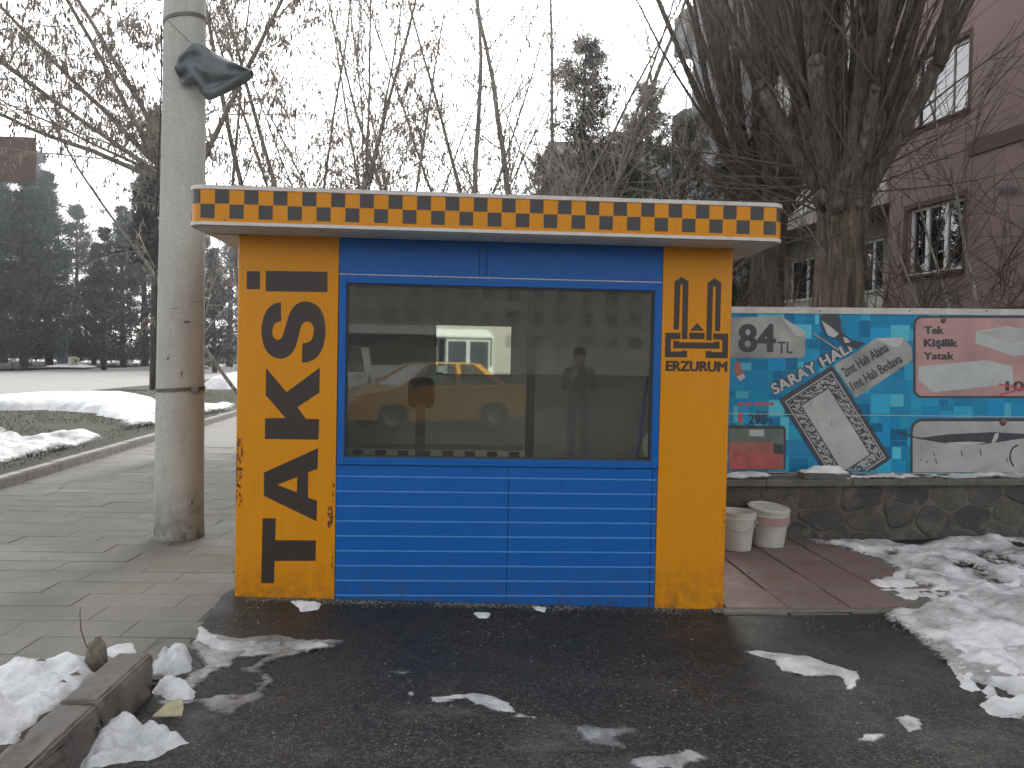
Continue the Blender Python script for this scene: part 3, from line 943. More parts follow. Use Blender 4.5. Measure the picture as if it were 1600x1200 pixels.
# ================================================================ TAXI KIOSK
KB = .02
kiosk = thing('taxi_kiosk', 'yellow and blue taxi kiosk with chequered roof band and large window', 'kiosk', (.12, .75, KB))
XL, XR, XA, XB = -1.414, 1.653, -.8055, 1.2065      # left edge, right edge, blue field from XA to XB
DEP = 1.5
ZT = 2.30


def round_rect(x0, x1, y0, y1, r, n=6):
    pts = []
    for cx, cy, a0 in ((x0 + r, y0 + r, math.pi), (x1 - r, y0 + r, 1.5 * math.pi), (x1 - r, y1 - r, 0), (x0 + r, y1 - r, .5 * math.pi)):
        for i in range(n + 1):
            a = a0 + i * .5 * math.pi / n
            pts.append((cx + r * math.cos(a), cy + r * math.sin(a)))
    return pts


# corner columns: front panels that wrap round a soft edge on to the side walls
def column(x0, x1, outer, mat):
    s = -1 if outer == x0 else 1
    r = .018
    prof = []
    inner = x1 if s < 0 else x0
    prof.append((inner, .0))
    for i in range(5):
        a = i / 4 * math.pi / 2
        prof.append((outer - s * r + s * r * math.sin(a), r - r * math.cos(a)))
    prof += [(outer, .55), (outer - s * .04, .55), (outer - s * .04, .04), (inner, .04)]
    m = MB().prism([(x, y, -.06) for x, y in prof], (0, 0, ZT + .06))
    return wn(m.build('front_panel', mat, kiosk, recalc=True), 30)


colL = column(XL, XA, XL, MATS['yellow'])
colR = column(XB, XR, XR, MATS['yellow_r'])
for x0, x1 in ((XL, XL + .04), (XR - .04, XR)):
    s = -1 if x0 == XL else 1
    xx0, xx1 = (x0 + .003, x1) if s < 0 else (x0, x1 - .003)
    MB().box(xx0, xx1, .552, DEP - .04, -.06, ZT).build('side_wall', MATS['yellow_r'], kiosk)
MB().box(XL, XR, DEP - .04, DEP, -.06, ZT).build('back_wall', MATS['yellow_r'], kiosk)
MB().box(XL + .042, XR - .042, DEP - .06, DEP - .042, 0, ZT - .02).build('lining', MATS['interior'], kiosk)
MB().box(XL + .042, XL + .055, .06, DEP - .062, 0, ZT - .02).build('lining', MATS['interior'], kiosk)
MB().box(XR - .055, XR - .042, .06, DEP - .062, 0, ZT - .02).build('lining', MATS['interior'], kiosk)
MB().box(XL + .045, XR - .045, .05, DEP - .065, .10, .13).build('floor_board', MATS['interior_dark'], kiosk)
MB().box(XL + .045, XR - .045, .045, DEP - .065, ZT - .035, ZT - .022).build('ceiling_board', MATS['interior'], kiosk)
# blue field: lower panels with seams between them, upper panels
ZS = .893
for x0, x1 in ((XA + .003, .262), (.266, 1.168), (1.172, XB - .003)):
    MB().box(x0, x1, .004, .035, -.06, ZS).build('blue_panel', MATS['blue'], kiosk)
MB().box(XA + .002, XB - .002, .02, .04, -.05, ZS - .004).build('panel_backing', MATS['seam'], kiosk)
for i in range(9):
    z = .824 - i * (.824 - .083) / 8
    MB().prism([(XA + .004, .004, z - .0055), (XA + .004, .0005, z - .003), (XA + .004, .0005, z + .003), (XA + .004, .004, z + .0055)], (XB - XA - .008, 0, 0)).build('stripe', MATS['blue_line'], kiosk, recalc=True)
for x0, x1 in ((XA + .002, .055), (.059, .098), (.102, XB - .002)):
    MB().box(x0, x1, .004, .03, 2.073, ZT).build('blue_panel', MATS['blue'], kiosk)
MB().box(XA + .003, XB - .003, .02, .04, 2.06, ZT - .01).build('panel_backing', MATS['seam'], kiosk)
MB().box(XA + .004, XB - .004, -.0005, .018, 2.0665, 2.0715).build('top_bead', MATS['chipped_edge'], kiosk)
# window
fx0, fx1, fz0, fz1 = XA + .006, XB - .004, .898, 2.065
ix0, ix1, iz0, iz1 = -.757, 1.158, .943, 2.015
fr = MB()
fr.box(fx0, ix0, -.006, .05, fz0, fz1); fr.box(ix1, fx1, -.006, .05, fz0, fz1)
fr.box(ix0 + .0005, ix1 - .0005, -.0055, .05, fz0, iz0); fr.box(ix0 + .0005, ix1 - .0005, -.0055, .05, iz1, fz1)
frame = fr.build('window_frame', MATS['blue'], kiosk)
bevel(frame, .003)
s = MB(); g = .011
s.box(ix0, ix0 + g, .008, .04, iz0, iz1); s.box(ix1 - g, ix1, .008, .04, iz0, iz1)
s.box(ix0 + g, ix1 - g, .009, .04, iz0, iz0 + g); s.box(ix0 + g, ix1 - g, .009, .04, iz1 - g, iz1)
s.build('rubber_seal', MATS['seal'], frame)
MB().box(ix0 + .004, ix1 - .004, .022, .027, iz0 + .004, iz1 - .004).build('pane', MATS['glass'], frame)
# inner dark post and the chequered counter edge seen through the pane
p = at(826, 450, (0, 1, 0), .62); q = at(839, 450, (0, 1, 0), .62)
MB().box(p[0], q[0], .62, .66, .13, ZT - .04).build('inner_post', MATS['interior_dark'], kiosk)
ctr = MB().box(XL + .06, p[0] - .003, .60, .95, .90, .93).build('counter', MATS['interior'], kiosk)
for i in range(12):
    x = -1.1 + i * .155
    if x + .07 < p[0] - .03:
        MB().box(x, x + .072, .592, .5985, .84, .922).build('dark_square', MATS['interior_dark'], ctr)
MB().box(XL + .06, p[0] - .003, .600, .612, .80, .8995).build('counter_front', MATS['interior'], ctr)


# lettering cut from vinyl
def vinyl(name, loops, mat, parent, conv, th=.0012, hole=None, y=0.0):
    """flat letter: outer loops in photo pixels on the facade, optional hole loop"""
    bm = bmesh.new()
    for k, lp in enumerate(loops):
        vs = [bm.verts.new((conv(*q)[0], y - th, conv(*q)[1])) for q in lp]
        es = [bm.edges.new((vs[i], vs[(i + 1) % len(vs)])) for i in range(len(vs))]
    bmesh.ops.triangle_fill(bm, use_beauty=True, use_dissolve=False, edges=bm.edges[:])
    for f in bm.faces:
        if f.normal.y > 0: f.normal_flip()
    me = bpy.data.meshes.new(name)
    r = bmesh.ops.extrude_face_region(bm, geom=bm.faces[:])
    bmesh.ops.translate(bm, verts=[v for v in r['geom'] if isinstance(v, bmesh.types.BMVert)], vec=(0, th * .8, 0))
    bmesh.ops.recalc_face_normals(bm, faces=bm.faces[:])
    bm.to_mesh(me); bm.free()
    me.materials.append(mat)
    return link(name, me, parent)


z1 = lambda x, y: fac(370 + x * 160 / 686, 400 + y * 280 / 1200)
z2 = lambda x, y: fac(370 + x * 160 / 662, 650 + y * 290 / 1200)
BV = MATS['black_vinyl']
vinyl('letter', [[(67, 101), (156, 102), (156, 222), (66, 222)]], BV, colL, z1)
vinyl('letter', [[(194, 99), (608, 106), (608, 242), (194, 236)]], BV, colL, z1)


def bez(p, n=10):
    """closed outline from points; 3-tuples (x, y, 1) are curve points joined by Catmull-Rom"""
    out = []; N = len(p)
    for i in range(N):
        a = p[i]; b_ = p[(i + 1) % N]
        if len(a) == 3 and len(b_) == 3:
            p0 = p[i - 1][:2] if len(p[i - 1]) == 3 or True else a
            p3 = p[(i + 2) % N][:2]
            if a[2] == 2: p0 = (2 * a[0] - b_[0], 2 * a[1] - b_[1])
            if b_[2] == 2: p3 = (2 * b_[0] - a[0], 2 * b_[1] - a[1])
            P0, P1, P2, P3 = map(np.array, (p0, a[:2], b_[:2], p3))
            for k in range(n):
                t = k / n
                out.append(tuple(.5 * (2 * P1 + (P2 - P0) * t + (2 * P0 - 5 * P1 + 4 * P2 - P3) * t * t + (3 * P1 - P0 - 3 * P2 + P3) * t ** 3)))
        else:
            out.append(a[:2])
    return out


S = [(296, 309, 2), (240, 325, 1), (190, 383, 1), (165, 490, 1), (180, 595, 1), (222, 660, 1), (290, 687, 1), (350, 668, 1), (393, 610, 1), (418, 520, 1), (436, 462, 1), (473, 438, 1), (506, 458, 1), (516, 500, 1), (506, 550, 1), (480, 577, 1), (438, 586, 2),
     (437, 714, 2), (490, 706, 1), (545, 668, 1), (582, 595, 1), (594, 490, 1), (575, 385, 1), (528, 325, 1), (460, 304, 1), (400, 323, 1), (358, 376, 1), (328, 465, 1), (306, 535, 1), (288, 557, 1), (265, 560, 1), (244, 540, 1), (238, 505, 1), (248, 462, 1), (270, 443, 1), (297, 436, 2)]
vinyl('letter', [bez(S, 6)], BV, colL, z1)
kk = [z1(*q) for q in ((196, 748), (333, 912), (557, 746), (554, 914), (406, 1012), (462, 1090), (552, 1092))] + [z2(*q) for q in ((528, 153), (182, 148))] + [z1(*q) for q in ((190, 1086), (327, 1085), (194, 932))]
vinyl('letter', [kk], BV, colL, lambda x, y: (x, y))
vinyl('letter', [[(526, 207), (522, 342), (462, 364), (460, 528), (519, 547), (516, 681), (176, 516), (176, 366)], [(262, 445), (392, 394), (388, 493)]], BV, colL, z2)
vinyl('letter', [[(167, 661), (252, 662), (248, 803), (512, 804), (509, 936), (244, 937), (240, 1081), (158, 1080)]], BV, colL, z2)
# town emblem
ze = lambda x, y: fac(1020 + x * 130 / 867, 420 + y * 180 / 1200)
emb = [[(227, 132), (300, 85), (372, 132), (360, 733), (302, 733), (312, 172), (288, 160), (272, 633), (216, 633)],
       [(571, 146), (643, 98), (714, 146), (700, 648), (648, 646), (656, 188), (628, 182), (613, 746), (556, 744)],
       [(388, 644), (462, 564), (536, 646)], [(381, 664), (540, 666), (539, 733), (380, 732)],
       [(131, 665), (289, 666), (288, 731), (187, 733), (186, 860), (300, 862), (300, 851), (358, 851), (356, 923), (126, 921)],
       [(630, 673), (786, 675), (781, 932), (549, 929), (551, 855), (612, 856), (612, 867), (722, 868), (724, 740), (629, 735)],
       [(215, 750), (275, 751), (276, 765), (641, 768), (641, 756), (697, 757), (696, 834), (214, 828)]]
for lp in emb:
    vinyl('emblem_piece', [lp], BV, colR, ze)


def text_mesh(s, bold=.02, spacing=1.0):
    c = bpy.data.curves.new('text', 'FONT'); c.body = s; c.offset = bold; c.space_character = spacing; c.resolution_u = 4
    o = bpy.data.objects.new('text', c); COL.objects.link(o)
    dg = bpy.context.evaluated_depsgraph_get()
    dg.update()
    me = bpy.data.meshes.new_from_object(o.evaluated_get(dg))
    bpy.data.objects.remove(o); bpy.data.curves.remove(c)
    v = np.array([q.co[:] for q in me.vertices])
    f = [tuple(q.vertices) for q in me.polygons]
    bpy.data.meshes.remove(me)
    lo, hi = v.min(0), v.max(0)
    return (v[:, :2] - lo[:2]) / (hi[:2] - lo[:2]), f


def text_on(name, s, quad, mat, parent, pt, bold=.02, th=.001, spacing=1.0):
    """quad: bottom-left, bottom-right, top-right, top-left in 2-D; pt maps 2-D -> 3-D on the surface (offset th towards the viewer).
    bold: stroke gain as a share of the text height, made by laying shifted copies 0.1 mm apart"""
    uv, f = text_mesh(s, 0.0, spacing)
    q = [np.array(k, float) for k in quad]
    asp = np.linalg.norm(q[1] - q[0]) / np.linalg.norm(q[3] - q[0])
    sh = [(0, 0)] if not bold else [(0, 0), (1, 0), (-1, 0), (0, .6), (0, -.6), (.7, .45), (-.7, .45), (.7, -.45), (-.7, -.45)]
    m = MB()
    for i, (a, b) in enumerate(sh):
        bu, bv = a * bold / asp, b * bold
        P = []
        for u, v in uv:
            u = bold / asp + u * (1 - 2 * bold / asp) + bu; v = bold * .6 + v * (1 - 1.2 * bold) + bv
            P.append((1 - u) * (1 - v) * q[0] + u * (1 - v) * q[1] + u * v * q[2] + (1 - u) * v * q[3])
        m.raw([pt(p[0], p[1], th + i * .0001) for p in P], f)
    return m.build(name, mat, parent)


fpt = lambda px, py, th: (fac(px, py)[0], -th, fac(px, py)[1])
text_on('lettering', 'ERZURUM', [ze(132, 1066), ze(776, 1075), ze(778, 965), ze(135, 957)], BV, colR, lambda x, z, th: (x, -th, z), .075)

# ---- roof: chequered fascia with rounded corners, trims, soffit
RX0, RX1, RY0, RY1, RR = -1.612, 1.860, -.30, DEP + .22, .10
path = round_rect(RX0, RX1, RY0, RY1, RR, 8)


def ring(path, z0, z1, off=0.0):
    c = path if not off else round_rect(RX0 - off, RX1 + off, RY0 - off, RY1 + off, RR + off, 8)
    return [(x, y, z0) for x, y in c]


roof = wn(MB().prism(ring(path, 2.313, 0), (0, 0, .192)).build('roof', MATS['yellow_r'], kiosk, recalc=True), 40)
for z0, z1_ in ((2.296, 2.3145), (2.4985, 2.521)):
    wn(MB().prism(ring(path, z0, 0, .006), (0, 0, z1_ - z0)).build('trim', MATS['trim'], roof, recalc=True), 40)
sp = round_rect(RX0 + .03, RX1 - .03, RY0 + .03, RY1 - .03, RR - .03, 8)
MB().prism([(x, y, 2.300) for x, y in sp][::1], (0, 0, -.0085)).build('soffit', MATS['soffit'], roof, recalc=True)
# chequers run along the fascia path
loop = np.array(path + [path[0]])
seg = np.hypot(*np.diff(loop, axis=0).T); cum = np.concatenate([[0], np.cumsum(seg)])


def on_path(s):
    s = s % cum[-1]
    i = min(np.searchsorted(cum, s, 'right') - 1, len(seg) - 1)
    t = (s - cum[i]) / seg[i]
    p = loop[i] * (1 - t) + loop[i + 1] * t
    d = (loop[i + 1] - loop[i]) / seg[i]
    return p + np.array([d[1], -d[0]]) * .002, d


x_a = at(335.8, 299, (0, 1, 0), RY0)[0]; x_b = at(1172.5, 328, (0, 1, 0), RY0)[0]
SQ = (x_b - x_a) / 38
s_a = cum[8] + (x_a - (RX0 + RR))           # path starts on the left side and turns the front left corner
nsq = int(cum[-1] / SQ)
for k in range(-14, nsq - 15):
    for rw in (0, 1):
        if (k + rw) % 2: continue
        z0, z1_ = ((2.418, 2.4955), (2.335, 2.4135))[rw]
        s0 = s_a + k * SQ + .0015; s1 = s_a + (k + 1) * SQ - .0015
        n = 14
        tv = [on_path(s0 + (s1 - s0) * i / n) for i in range(n + 1)]
        straight = all(abs(q[1] @ tv[0][1]) > .99999 for q in tv)
        tv = [tv[0][0], tv[-1][0]] if straight else [q[0] for q in tv]
        n = len(tv) - 1
        v = [(x, y, z0) for x, y in tv] + [(x, y, z1_) for x, y in tv]
        MB().raw(v, [(i, i + 1, n + 2 + i, n + 1 + i) for i in range(n)]).build('checker_square', MATS['checker'], roof)
for px, py in ((352, 343), (790, 357), (1140, 369), (793, 305), (1031, 312), (1192, 316)):
    x = at(px, py, (0, 1, 0), RY0)
    MB().prism([(x[0] + .004 * math.cos(a), RY0 - .0062, x[2] + .004 * math.sin(a)) for a in np.arange(6) * math.pi / 3], (0, -.002, 0)).build('screw', MATS['screw'], roof, recalc=True)
for px in (590, 1000):
    x = at(px, 362, (0, 0, 1), 2.29)
    MB().lathe([(.075, -.0), (.075, .006), (.06, .009)], 20, (x[0], -.13, 2.2825)).build('soffit_lamp', MATS['trim'], roof, smooth=False)
for x0 in (-1.36,):
    MB().box(RX0 + .05, x0, -.012, -.006, 2.2885, 2.2925).build('soffit_joint', MATS['seal'], roof)

# ---- things inside the kiosk
mp = [at(x, y, (0, 1, 0), 1.42) for x, y in ((682, 508), (799, 512), (797, 586), (682, 584))]
mx0, mx1 = mp[0][0], mp[1][0]; mz0, mz1 = mp[3][2], mp[0][2]
mir = thing('wall_mirror', 'bright rectangular mirror hanging on the back wall inside the kiosk', 'mirror', ((mx0 + mx1) / 2, 1.43, mz0))
MB().box(mx0, mx1, 1.418, 1.424, mz0, mz1).build('glass', MATS['mirror'], mir)
MB().box(mx0 - .006, mx1 + .006, 1.4245, 1.437, mz0 - .006, mz1 + .006).build('back_board', MATS['interior_dark'], mir)

bp = at(995, 718, (0, 1, 0), .25); bt = at(1012, 590, (0, 1, 0), .25)
br = thing('broom', 'purple-handled broom leaning in the right corner behind the window', 'broom', (bp[0] - .08, .25, .13))
b0 = np.array([bp[0], .25, bp[2]]); b1 = np.array([bt[0], .25, bt[2]])
dd = (b1 - b0) / (b1[2] - b0[2])
MB().tube([b0 + dd * (.42 - b0[2]), b1], .011, 8).build('handle', MATS['broom_purple'], br, smooth=True)
hb = b0 + dd * (.40 - b0[2])
MB().box(hb[0] - .13, hb[0] + .13, hb[1] - .025, hb[1] + .025, .36, .42).build('head', MATS['black_plastic'], br)
MB().box(hb[0] - .12, hb[0] + .12, hb[1] - .02, hb[1] + .02, .131, .36).build('bristles', MATS['broom_purple'], br)
rp = at(1014, 697, (0, 1, 0), .10)
roll = MB()
rr_ = .085
prof = [(.02, -.05), (rr_ - .008, -.05), (rr_, -.04), (rr_, .04), (rr_ - .008, .05), (.02, .05), (.02, -.05)]
roll.lathe(prof, 24, (0, 0, 0), cap=False)
V = roll.v[0]; roll.v[0] = np.stack([V[:, 2], V[:, 1], V[:, 0]], -1)
ro = roll.build('paper_roll', MATS['paper_roll'], None, smooth=False)
ro.location = (rp[0] + .045, .115, rp[2]); ro.rotation_euler = (0, 0, R(18))
tag(ro, 'white paper roll standing in the lower right window corner', 'paper roll')
sh = MB().box(rp[0] - .06, XR - .06, .06, .2, rp[2] - rr_ - .022, rp[2] - rr_ - .001).build('shelf', MATS['interior_dark'], kiosk)
# office chair
cx, cy = at(660, 640, (0, 1, 0), .38)[0], .36
ch = thing('office_chair', 'dark office chair standing behind the left part of the window', 'chair', (cx, cy, .13))
cb = MB()
for i in range(5):
    pass
o = bevel(MB().box(cx - .085, cx + .085, cy - .20, cy - .10, 1.24, 1.44).build('backrest', MATS['cloth_dark'], ch), .045, 4)
o = bevel(MB().box(cx - .2, cx + .2, cy - .17, cy + .2, .58, .66).build('seat', MATS['cloth_dark'], ch), .03, 3)
MB().box(cx - .03, cx + .03, cy - .20, cy - .18, .62, 1.27).build('back_stem', MATS['interior_dark'], ch)
MB().tube([(cx, cy, .2), (cx, cy, .58)], .025, 8).build('gas_post', MATS['steel'], ch)
for i in range(5):
    a = i * 2 * math.pi / 5 + .3
    ex, ey = cx + .22 * math.cos(a), cy + .22 * math.sin(a)
    MB().tube([(cx, cy, .21), (ex, ey, .175)], .016, 6).build('leg', MATS['black_plastic'], ch)
    MB().lathe([(.0, -.022), (.022, -.015), (.022, .015), (0, .022)], 8, (ex, ey, .155)).build('castor', MATS['black_plastic'], ch)

# ================================================================ STONE WALL AND ADVERTISING BOARD
WS = .045
WN = np.array([-WS, 1, 0]) / math.hypot(1, WS)
WE = np.array([1, WS, 0]) / math.hypot(1, WS)
WY = lambda x: 1.85 + WS * (x - 2.9)                # wall front face


def wz(x): return float(np.interp(x, [1.0, 3.0, 5.3, 9], [.505, .515, .535, .56]))       # top of the masonry under the coping


wall = thing('stone_wall', 'low dark rubble stone wall with snowy coping under the advertising board', 'wall', (5.0, 2.0, 0))
X0, X1 = .9, 9.0
core = MB()
nseg = 20
xs = np.linspace(X0, X1, nseg + 1)
sec = []
for x in xs:
    y = WY(x) + .03
    sec.append([(x, y, -.15), (x, y, wz(x)), (x, y + .30, wz(x)), (x, y + .30, -.15)])
v = [p for s_ in sec for p in s_]
f = []
for i in range(nseg):
    for j in range(4):
        f.append((i * 4 + j, i * 4 + (j + 1) % 4, (i + 1) * 4 + (j + 1) % 4, (i + 1) * 4 + j))
f += [(0, 1, 2, 3), (nseg * 4 + 3, nseg * 4 + 2, nseg * 4 + 1, nseg * 4)]
core.raw(v, f).build('core', MATS['wall_mortar'], wall, recalc=True)


def clip_poly(poly, a, b, c):
    """keep a*x + b*y <= c"""
    out = []
    for i in range(len(poly)):
        p, q = poly[i], poly[(i + 1) % len(poly)]
        dp, dq = a * p[0] + b * p[1] - c, a * q[0] + b * q[1] - c
        if dp <= 0: out.append(p)
        if dp * dq < 0:
            t = dp / (dp - dq); out.append((p[0] + (q[0] - p[0]) * t, p[1] + (q[1] - p[1]) * t))
    return out


rs = random.Random(5)
seeds = []
for r_ in range(3):
    u = X0 + rs.uniform(0, .2)
    while u < X1:
        seeds.append((u + rs.uniform(-.05, .05), -.02 + .19 * r_ + rs.uniform(-.055, .055) + .06))
        u += rs.uniform(.22, .44)
for i, (sx_, sz_) in enumerate(seeds):
    poly = [(sx_ - .45, -.1), (sx_ + .45, -.1), (sx_ + .45, wz(sx_) - .012), (sx_ - .45, wz(sx_) - .012)]
    for j, (tx, tz) in enumerate(seeds):
        if i == j or abs(tx - sx_) > .9: continue
        a, b_ = tx - sx_, (tz - sz_) * 1.6
        c_ = (tx * tx - sx_ * sx_ + 1.6 * (tz * tz - sz_ * sz_)) / 2
        poly = clip_poly(poly, a, b_, c_)
        if len(poly) < 3: break
    if len(poly) < 3: continue
    P = np.array(poly); c0 = P.mean(0)
    P = c0 + (P - c0) * .945
    # knock the corners off
    Q = []
    for k in range(len(P)):
        p, nx, pv = P[k], P[(k + 1) % len(P)], P[k - 1]
        Q += [p + (pv - p) * rs.uniform(.12, .28), p + (nx - p) * rs.uniform(.12, .28)]
    Q = np.array(Q); n = len(Q)
    d1 = rs.uniform(.002, .014)
    rings = []
    for sc, dep in ((1.0, .04), (.98, .03 - d1 * .6), (.86, .03 - d1)):
        rings.append([(x, WY(x) + dep + rs.uniform(-.003, .003), z) for x, z in (c0 + (Q - c0) * sc)])
    v = [p for rg in rings for p in rg]
    f = [(a * n + k, a * n + (k + 1) % n, (a + 1) * n + (k + 1) % n, (a + 1) * n + k) for a in range(2) for k in range(n)] + [list(range(2 * n, 3 * n))]
    MB().raw(v, f).build('stone', MATS['stone'], wall, recalc=True)
x = X0
while x < X1:
    L_ = rs.uniform(.75, 1.0)
    x1 = min(x + L_, X1)
    a = np.array([x + .004, WY(x) - .028, wz(x)]); b_ = np.array([x1 - .004, WY(x1) - .028, wz(x1)])
    dz = rs.uniform(-.003, .004)
    prof = [(0, 0), (0, .045), (.012, .055), (.36, .055), (.36, 0)]
    A = [a + (0, yy, zz + dz) for yy, zz in prof]; B_ = [b_ + (0, yy, zz + dz) for yy, zz in prof]
    n = len(prof)
    MB().raw(A + B_, [(k, (k + 1) % n, n + (k + 1) % n, n + k) for k in range(n)] + [list(range(n))[::-1], list(range(n, 2 * n))]).build('coping_stone', MATS['coping'], wall, recalc=True)
    x = x1
ctop = lambda X, Y: np.interp(X, [1.0, 3.0, 5.3, 9], [.505, .515, .535, .56]) + .056
snow('snow_cap', [(3.35, WY(3.35) - .015), (9, WY(9) - .02), (9, WY(9) + .2), (3.4, WY(3.4) + .2), (3.3, WY(3.3) + .1)], .035,
     'thin crusty snow along the coping of the stone wall at right', 'old_snow', res=.015, edge=.05, ragged=.05, lump=6, lumpy=.8, base=ctop, seed=3, holes=.66)
snow('snow_cap', [(1.5, WY(1.5) - .01), (2.62, WY(2.6) - .01), (2.75, WY(2.75) + .1), (2.6, WY(2.6) + .19), (1.5, WY(1.5) + .19)], .035,
     'thin snow strip on the coping next to the kiosk', 'old_snow', res=.015, edge=.05, ragged=.04, lump=6, lumpy=.8, base=ctop, seed=6)
cs = MB()
p0 = at(1255, 737, WN, WN @ np.array([2.9, 1.93, 0])); p1 = at(1328, 737, WN, WN @ np.array([2.9, 1.93, 0]))
zc = float(ctop(3.0, 0))
loose = MB().prism([(p0[0] - .02, 1.86, zc), (p1[0] - .03, 1.88, zc), (p1[0] + .05, 2.0, zc), (p1[0], 2.05, zc), (p0[0], 2.04, zc), (p0[0] - .05, 1.95, zc)], (0, 0, .05)).build('loose_stone', MATS['coping'], None, recalc=True)
tag(loose, 'flat loose stone lying on the wall coping with snow on it', 'stone')
snow('snow_cap', [(p0[0] - .03, 1.89), (p1[0] - .05, 1.9), (p1[0] - .03, 2.02), (p0[0], 2.02)], .05, 'little snow cap on the loose flat stone on the coping', 'snow', res=.01, edge=.06, ragged=.03, lump=7,
     base=lambda X, Y: 0 * X + zc + .05, seed=1)

# ---- advertising board
BC = float(WN @ np.array([2.9, 2.08, 0]))
bpt = lambda px, py, th=0.0: tuple(at(px, py, WN, BC) - WN * th)
board = thing('advertising_board', 'long blue mosaic advertising board with peeling carpet and mattress offers', 'billboard', tuple(np.array(bpt(1500, 737)) + (0, .02, 0)))
BL, BR_, TR, TL = (1120, 738), (1760, 743), (1760, 489), (1120, 484)
MB().prism([bpt(*q) for q in (BL, BR_, TR, TL)], tuple(WN * .025)).build('panel', MATS['rail'], board, recalc=True)
pan = board.children[0]
MB().prism([bpt(*q, .012) for q in ((1120, 489), (1760, 494), (1760, 484.5), (1120, 479))], tuple(WN * .05)).build('top_rail', MATS['rail'], board, recalc=True)
for px in (1190, 1330, 1470, 1610, 1750):
    q = np.array(bpt(px, 600))
    MB().box(q[0] - .025, q[0] + .025, q[1] + .027, q[1] + .075, wz(q[0]) + .05, bpt(px, 488)[2]).build('post', MATS['steel'], board)

rp_ = random.Random(21)
cells = []


def cut(x0, x1, y0, y1, d):
    w_, h_ = x1 - x0, y1 - y0
    if d == 0 or (w_ < 40 and h_ < 34 and rp_.random() < .5) or (w_ < 14 or h_ < 10):
        cells.append((x0, x1, y0, y1)); return
    t = rp_.uniform(.3, .7)
    if w_ > h_ * rp_.uniform(.7, 1.6): cut(x0, x0 + w_ * t, y0, y1, d - 1); cut(x0 + w_ * t, x1, y0, y1, d - 1)
    else: cut(x0, x1, y0, y0 + h_ * t, d - 1); cut(x0, x1, y0 + h_ * t, y1, d - 1)


for k in range(8):
    cut(1120 + 80 * k, 1200 + 80 * k, 0, 250, 7)
pal = [(.008, .21, .40), (.006, .15, .29), (.007, .18, .34), (.008, .20, .37), (.010, .22, .39), (.014, .25, .42), (.03, .30, .45), (.12, .40, .49), (.005, .12, .24)]
v, f, tint = [], [], []
gy = lambda px, yy: 487 + (px - 1120) * 4.6 / 640 + yy
v += [bpt(px, gy(px, yy), .0012) for px, yy in ((1120, 0), (1760, 0), (1760, 250), (1120, 250))]; f.append((3, 2, 1, 0)); tint.append((.02, .22, .34))
for (x0, x1, y0, y1) in cells:
    n0 = len(v); g_ = rp_.choice((.35, .6, .9))
    v += [bpt(px, gy(px, yy), .0018) for px, yy in ((x0 + g_, y1 - g_), (x1 - g_, y1 - g_), (x1 - g_, y0 + g_), (x0 + g_, y0 + g_))]
    f.append((n0, n0 + 1, n0 + 2, n0 + 3))
    c = list(rp_.choice(pal)); k = rp_.uniform(.85, 1.15)
    tint.append((c[0] * k * .6, c[1] * k * .95, c[2] * k * 1.0))
o = MB().raw(v, f).build('mosaic_print', MATS['blue_print'], pan)
at_l = o.data.attributes.new('tint', 'FLOAT_COLOR', 'FACE')
at_l.data.foreach_set('color', np.array([t_ + (1,) for t_ in tint], dtype=np.float32).ravel())

Z6 = lambda x, y: (1120 + x * .36667, 440 + y * .36667)
Z7 = lambda x, y: (1200 + x * .2, 520 + y * .2)
Z8 = lambda x, y: (1400 + x * .23337, 480 + y * .23337)


def pp(name, pts, mat, th, conv=None):
    """flat printed or stuck-on piece of the board"""
    P = [conv(*q) if conv else q for q in pts]
    return vinyl(name, [P], MATS[mat], pan, lambda x, y: (x, y), 0) if False else flat(name, [bpt(*q, th) for q in P], MATS[mat], pan)


def flat(name, pts, mat, parent):
    bm = bmesh.new()
    vs = [bm.verts.new(p) for p in pts]
    es = [bm.edges.new((vs[i], vs[(i + 1) % len(vs)])) for i in range(len(vs))]
    bmesh.ops.triangle_fill(bm, use_beauty=True, use_dissolve=False, edges=es)
    for fc in bm.faces:
        if fc.normal.y > 0: fc.normal_flip()
    me = bpy.data.meshes.new(name); bm.to_mesh(me); bm.free(); me.materials.append(mat)
    return link(name, me, parent)


def tx(s, pts, mat, th, conv, bold=.03, sp_=1.0):
    return text_on('lettering', s, [conv(*q) for q in pts], MATS[mat], pan, lambda x, y, t: bpt(x, y, t), bold, th, sp_)


def rrect(x0, x1, y0, y1, r, n=5):
    return [(x, y) for x, y in round_rect(x0, x1, y0, y1, r, n)]


# price sticker
pp('price_sticker', [(1120, 497), Z6(275, 148), Z6(378, 215), Z6(375, 315), Z6(360, 325), (1120, 559)], 'print_silver', .003)
pp('sticker_curl', [(272, 146), (300, 185), (338, 232), (365, 232), (380, 218)], 'print_white', .0045, Z6)
tx('84', [(90, 302), (252, 302), (252, 180), (90, 180)], 'print_dark', .0045, Z6, .05)
tx('TL', [(258, 305), (322, 305), (322, 256), (258, 256)], 'print_dark', .0045, Z6, .02)
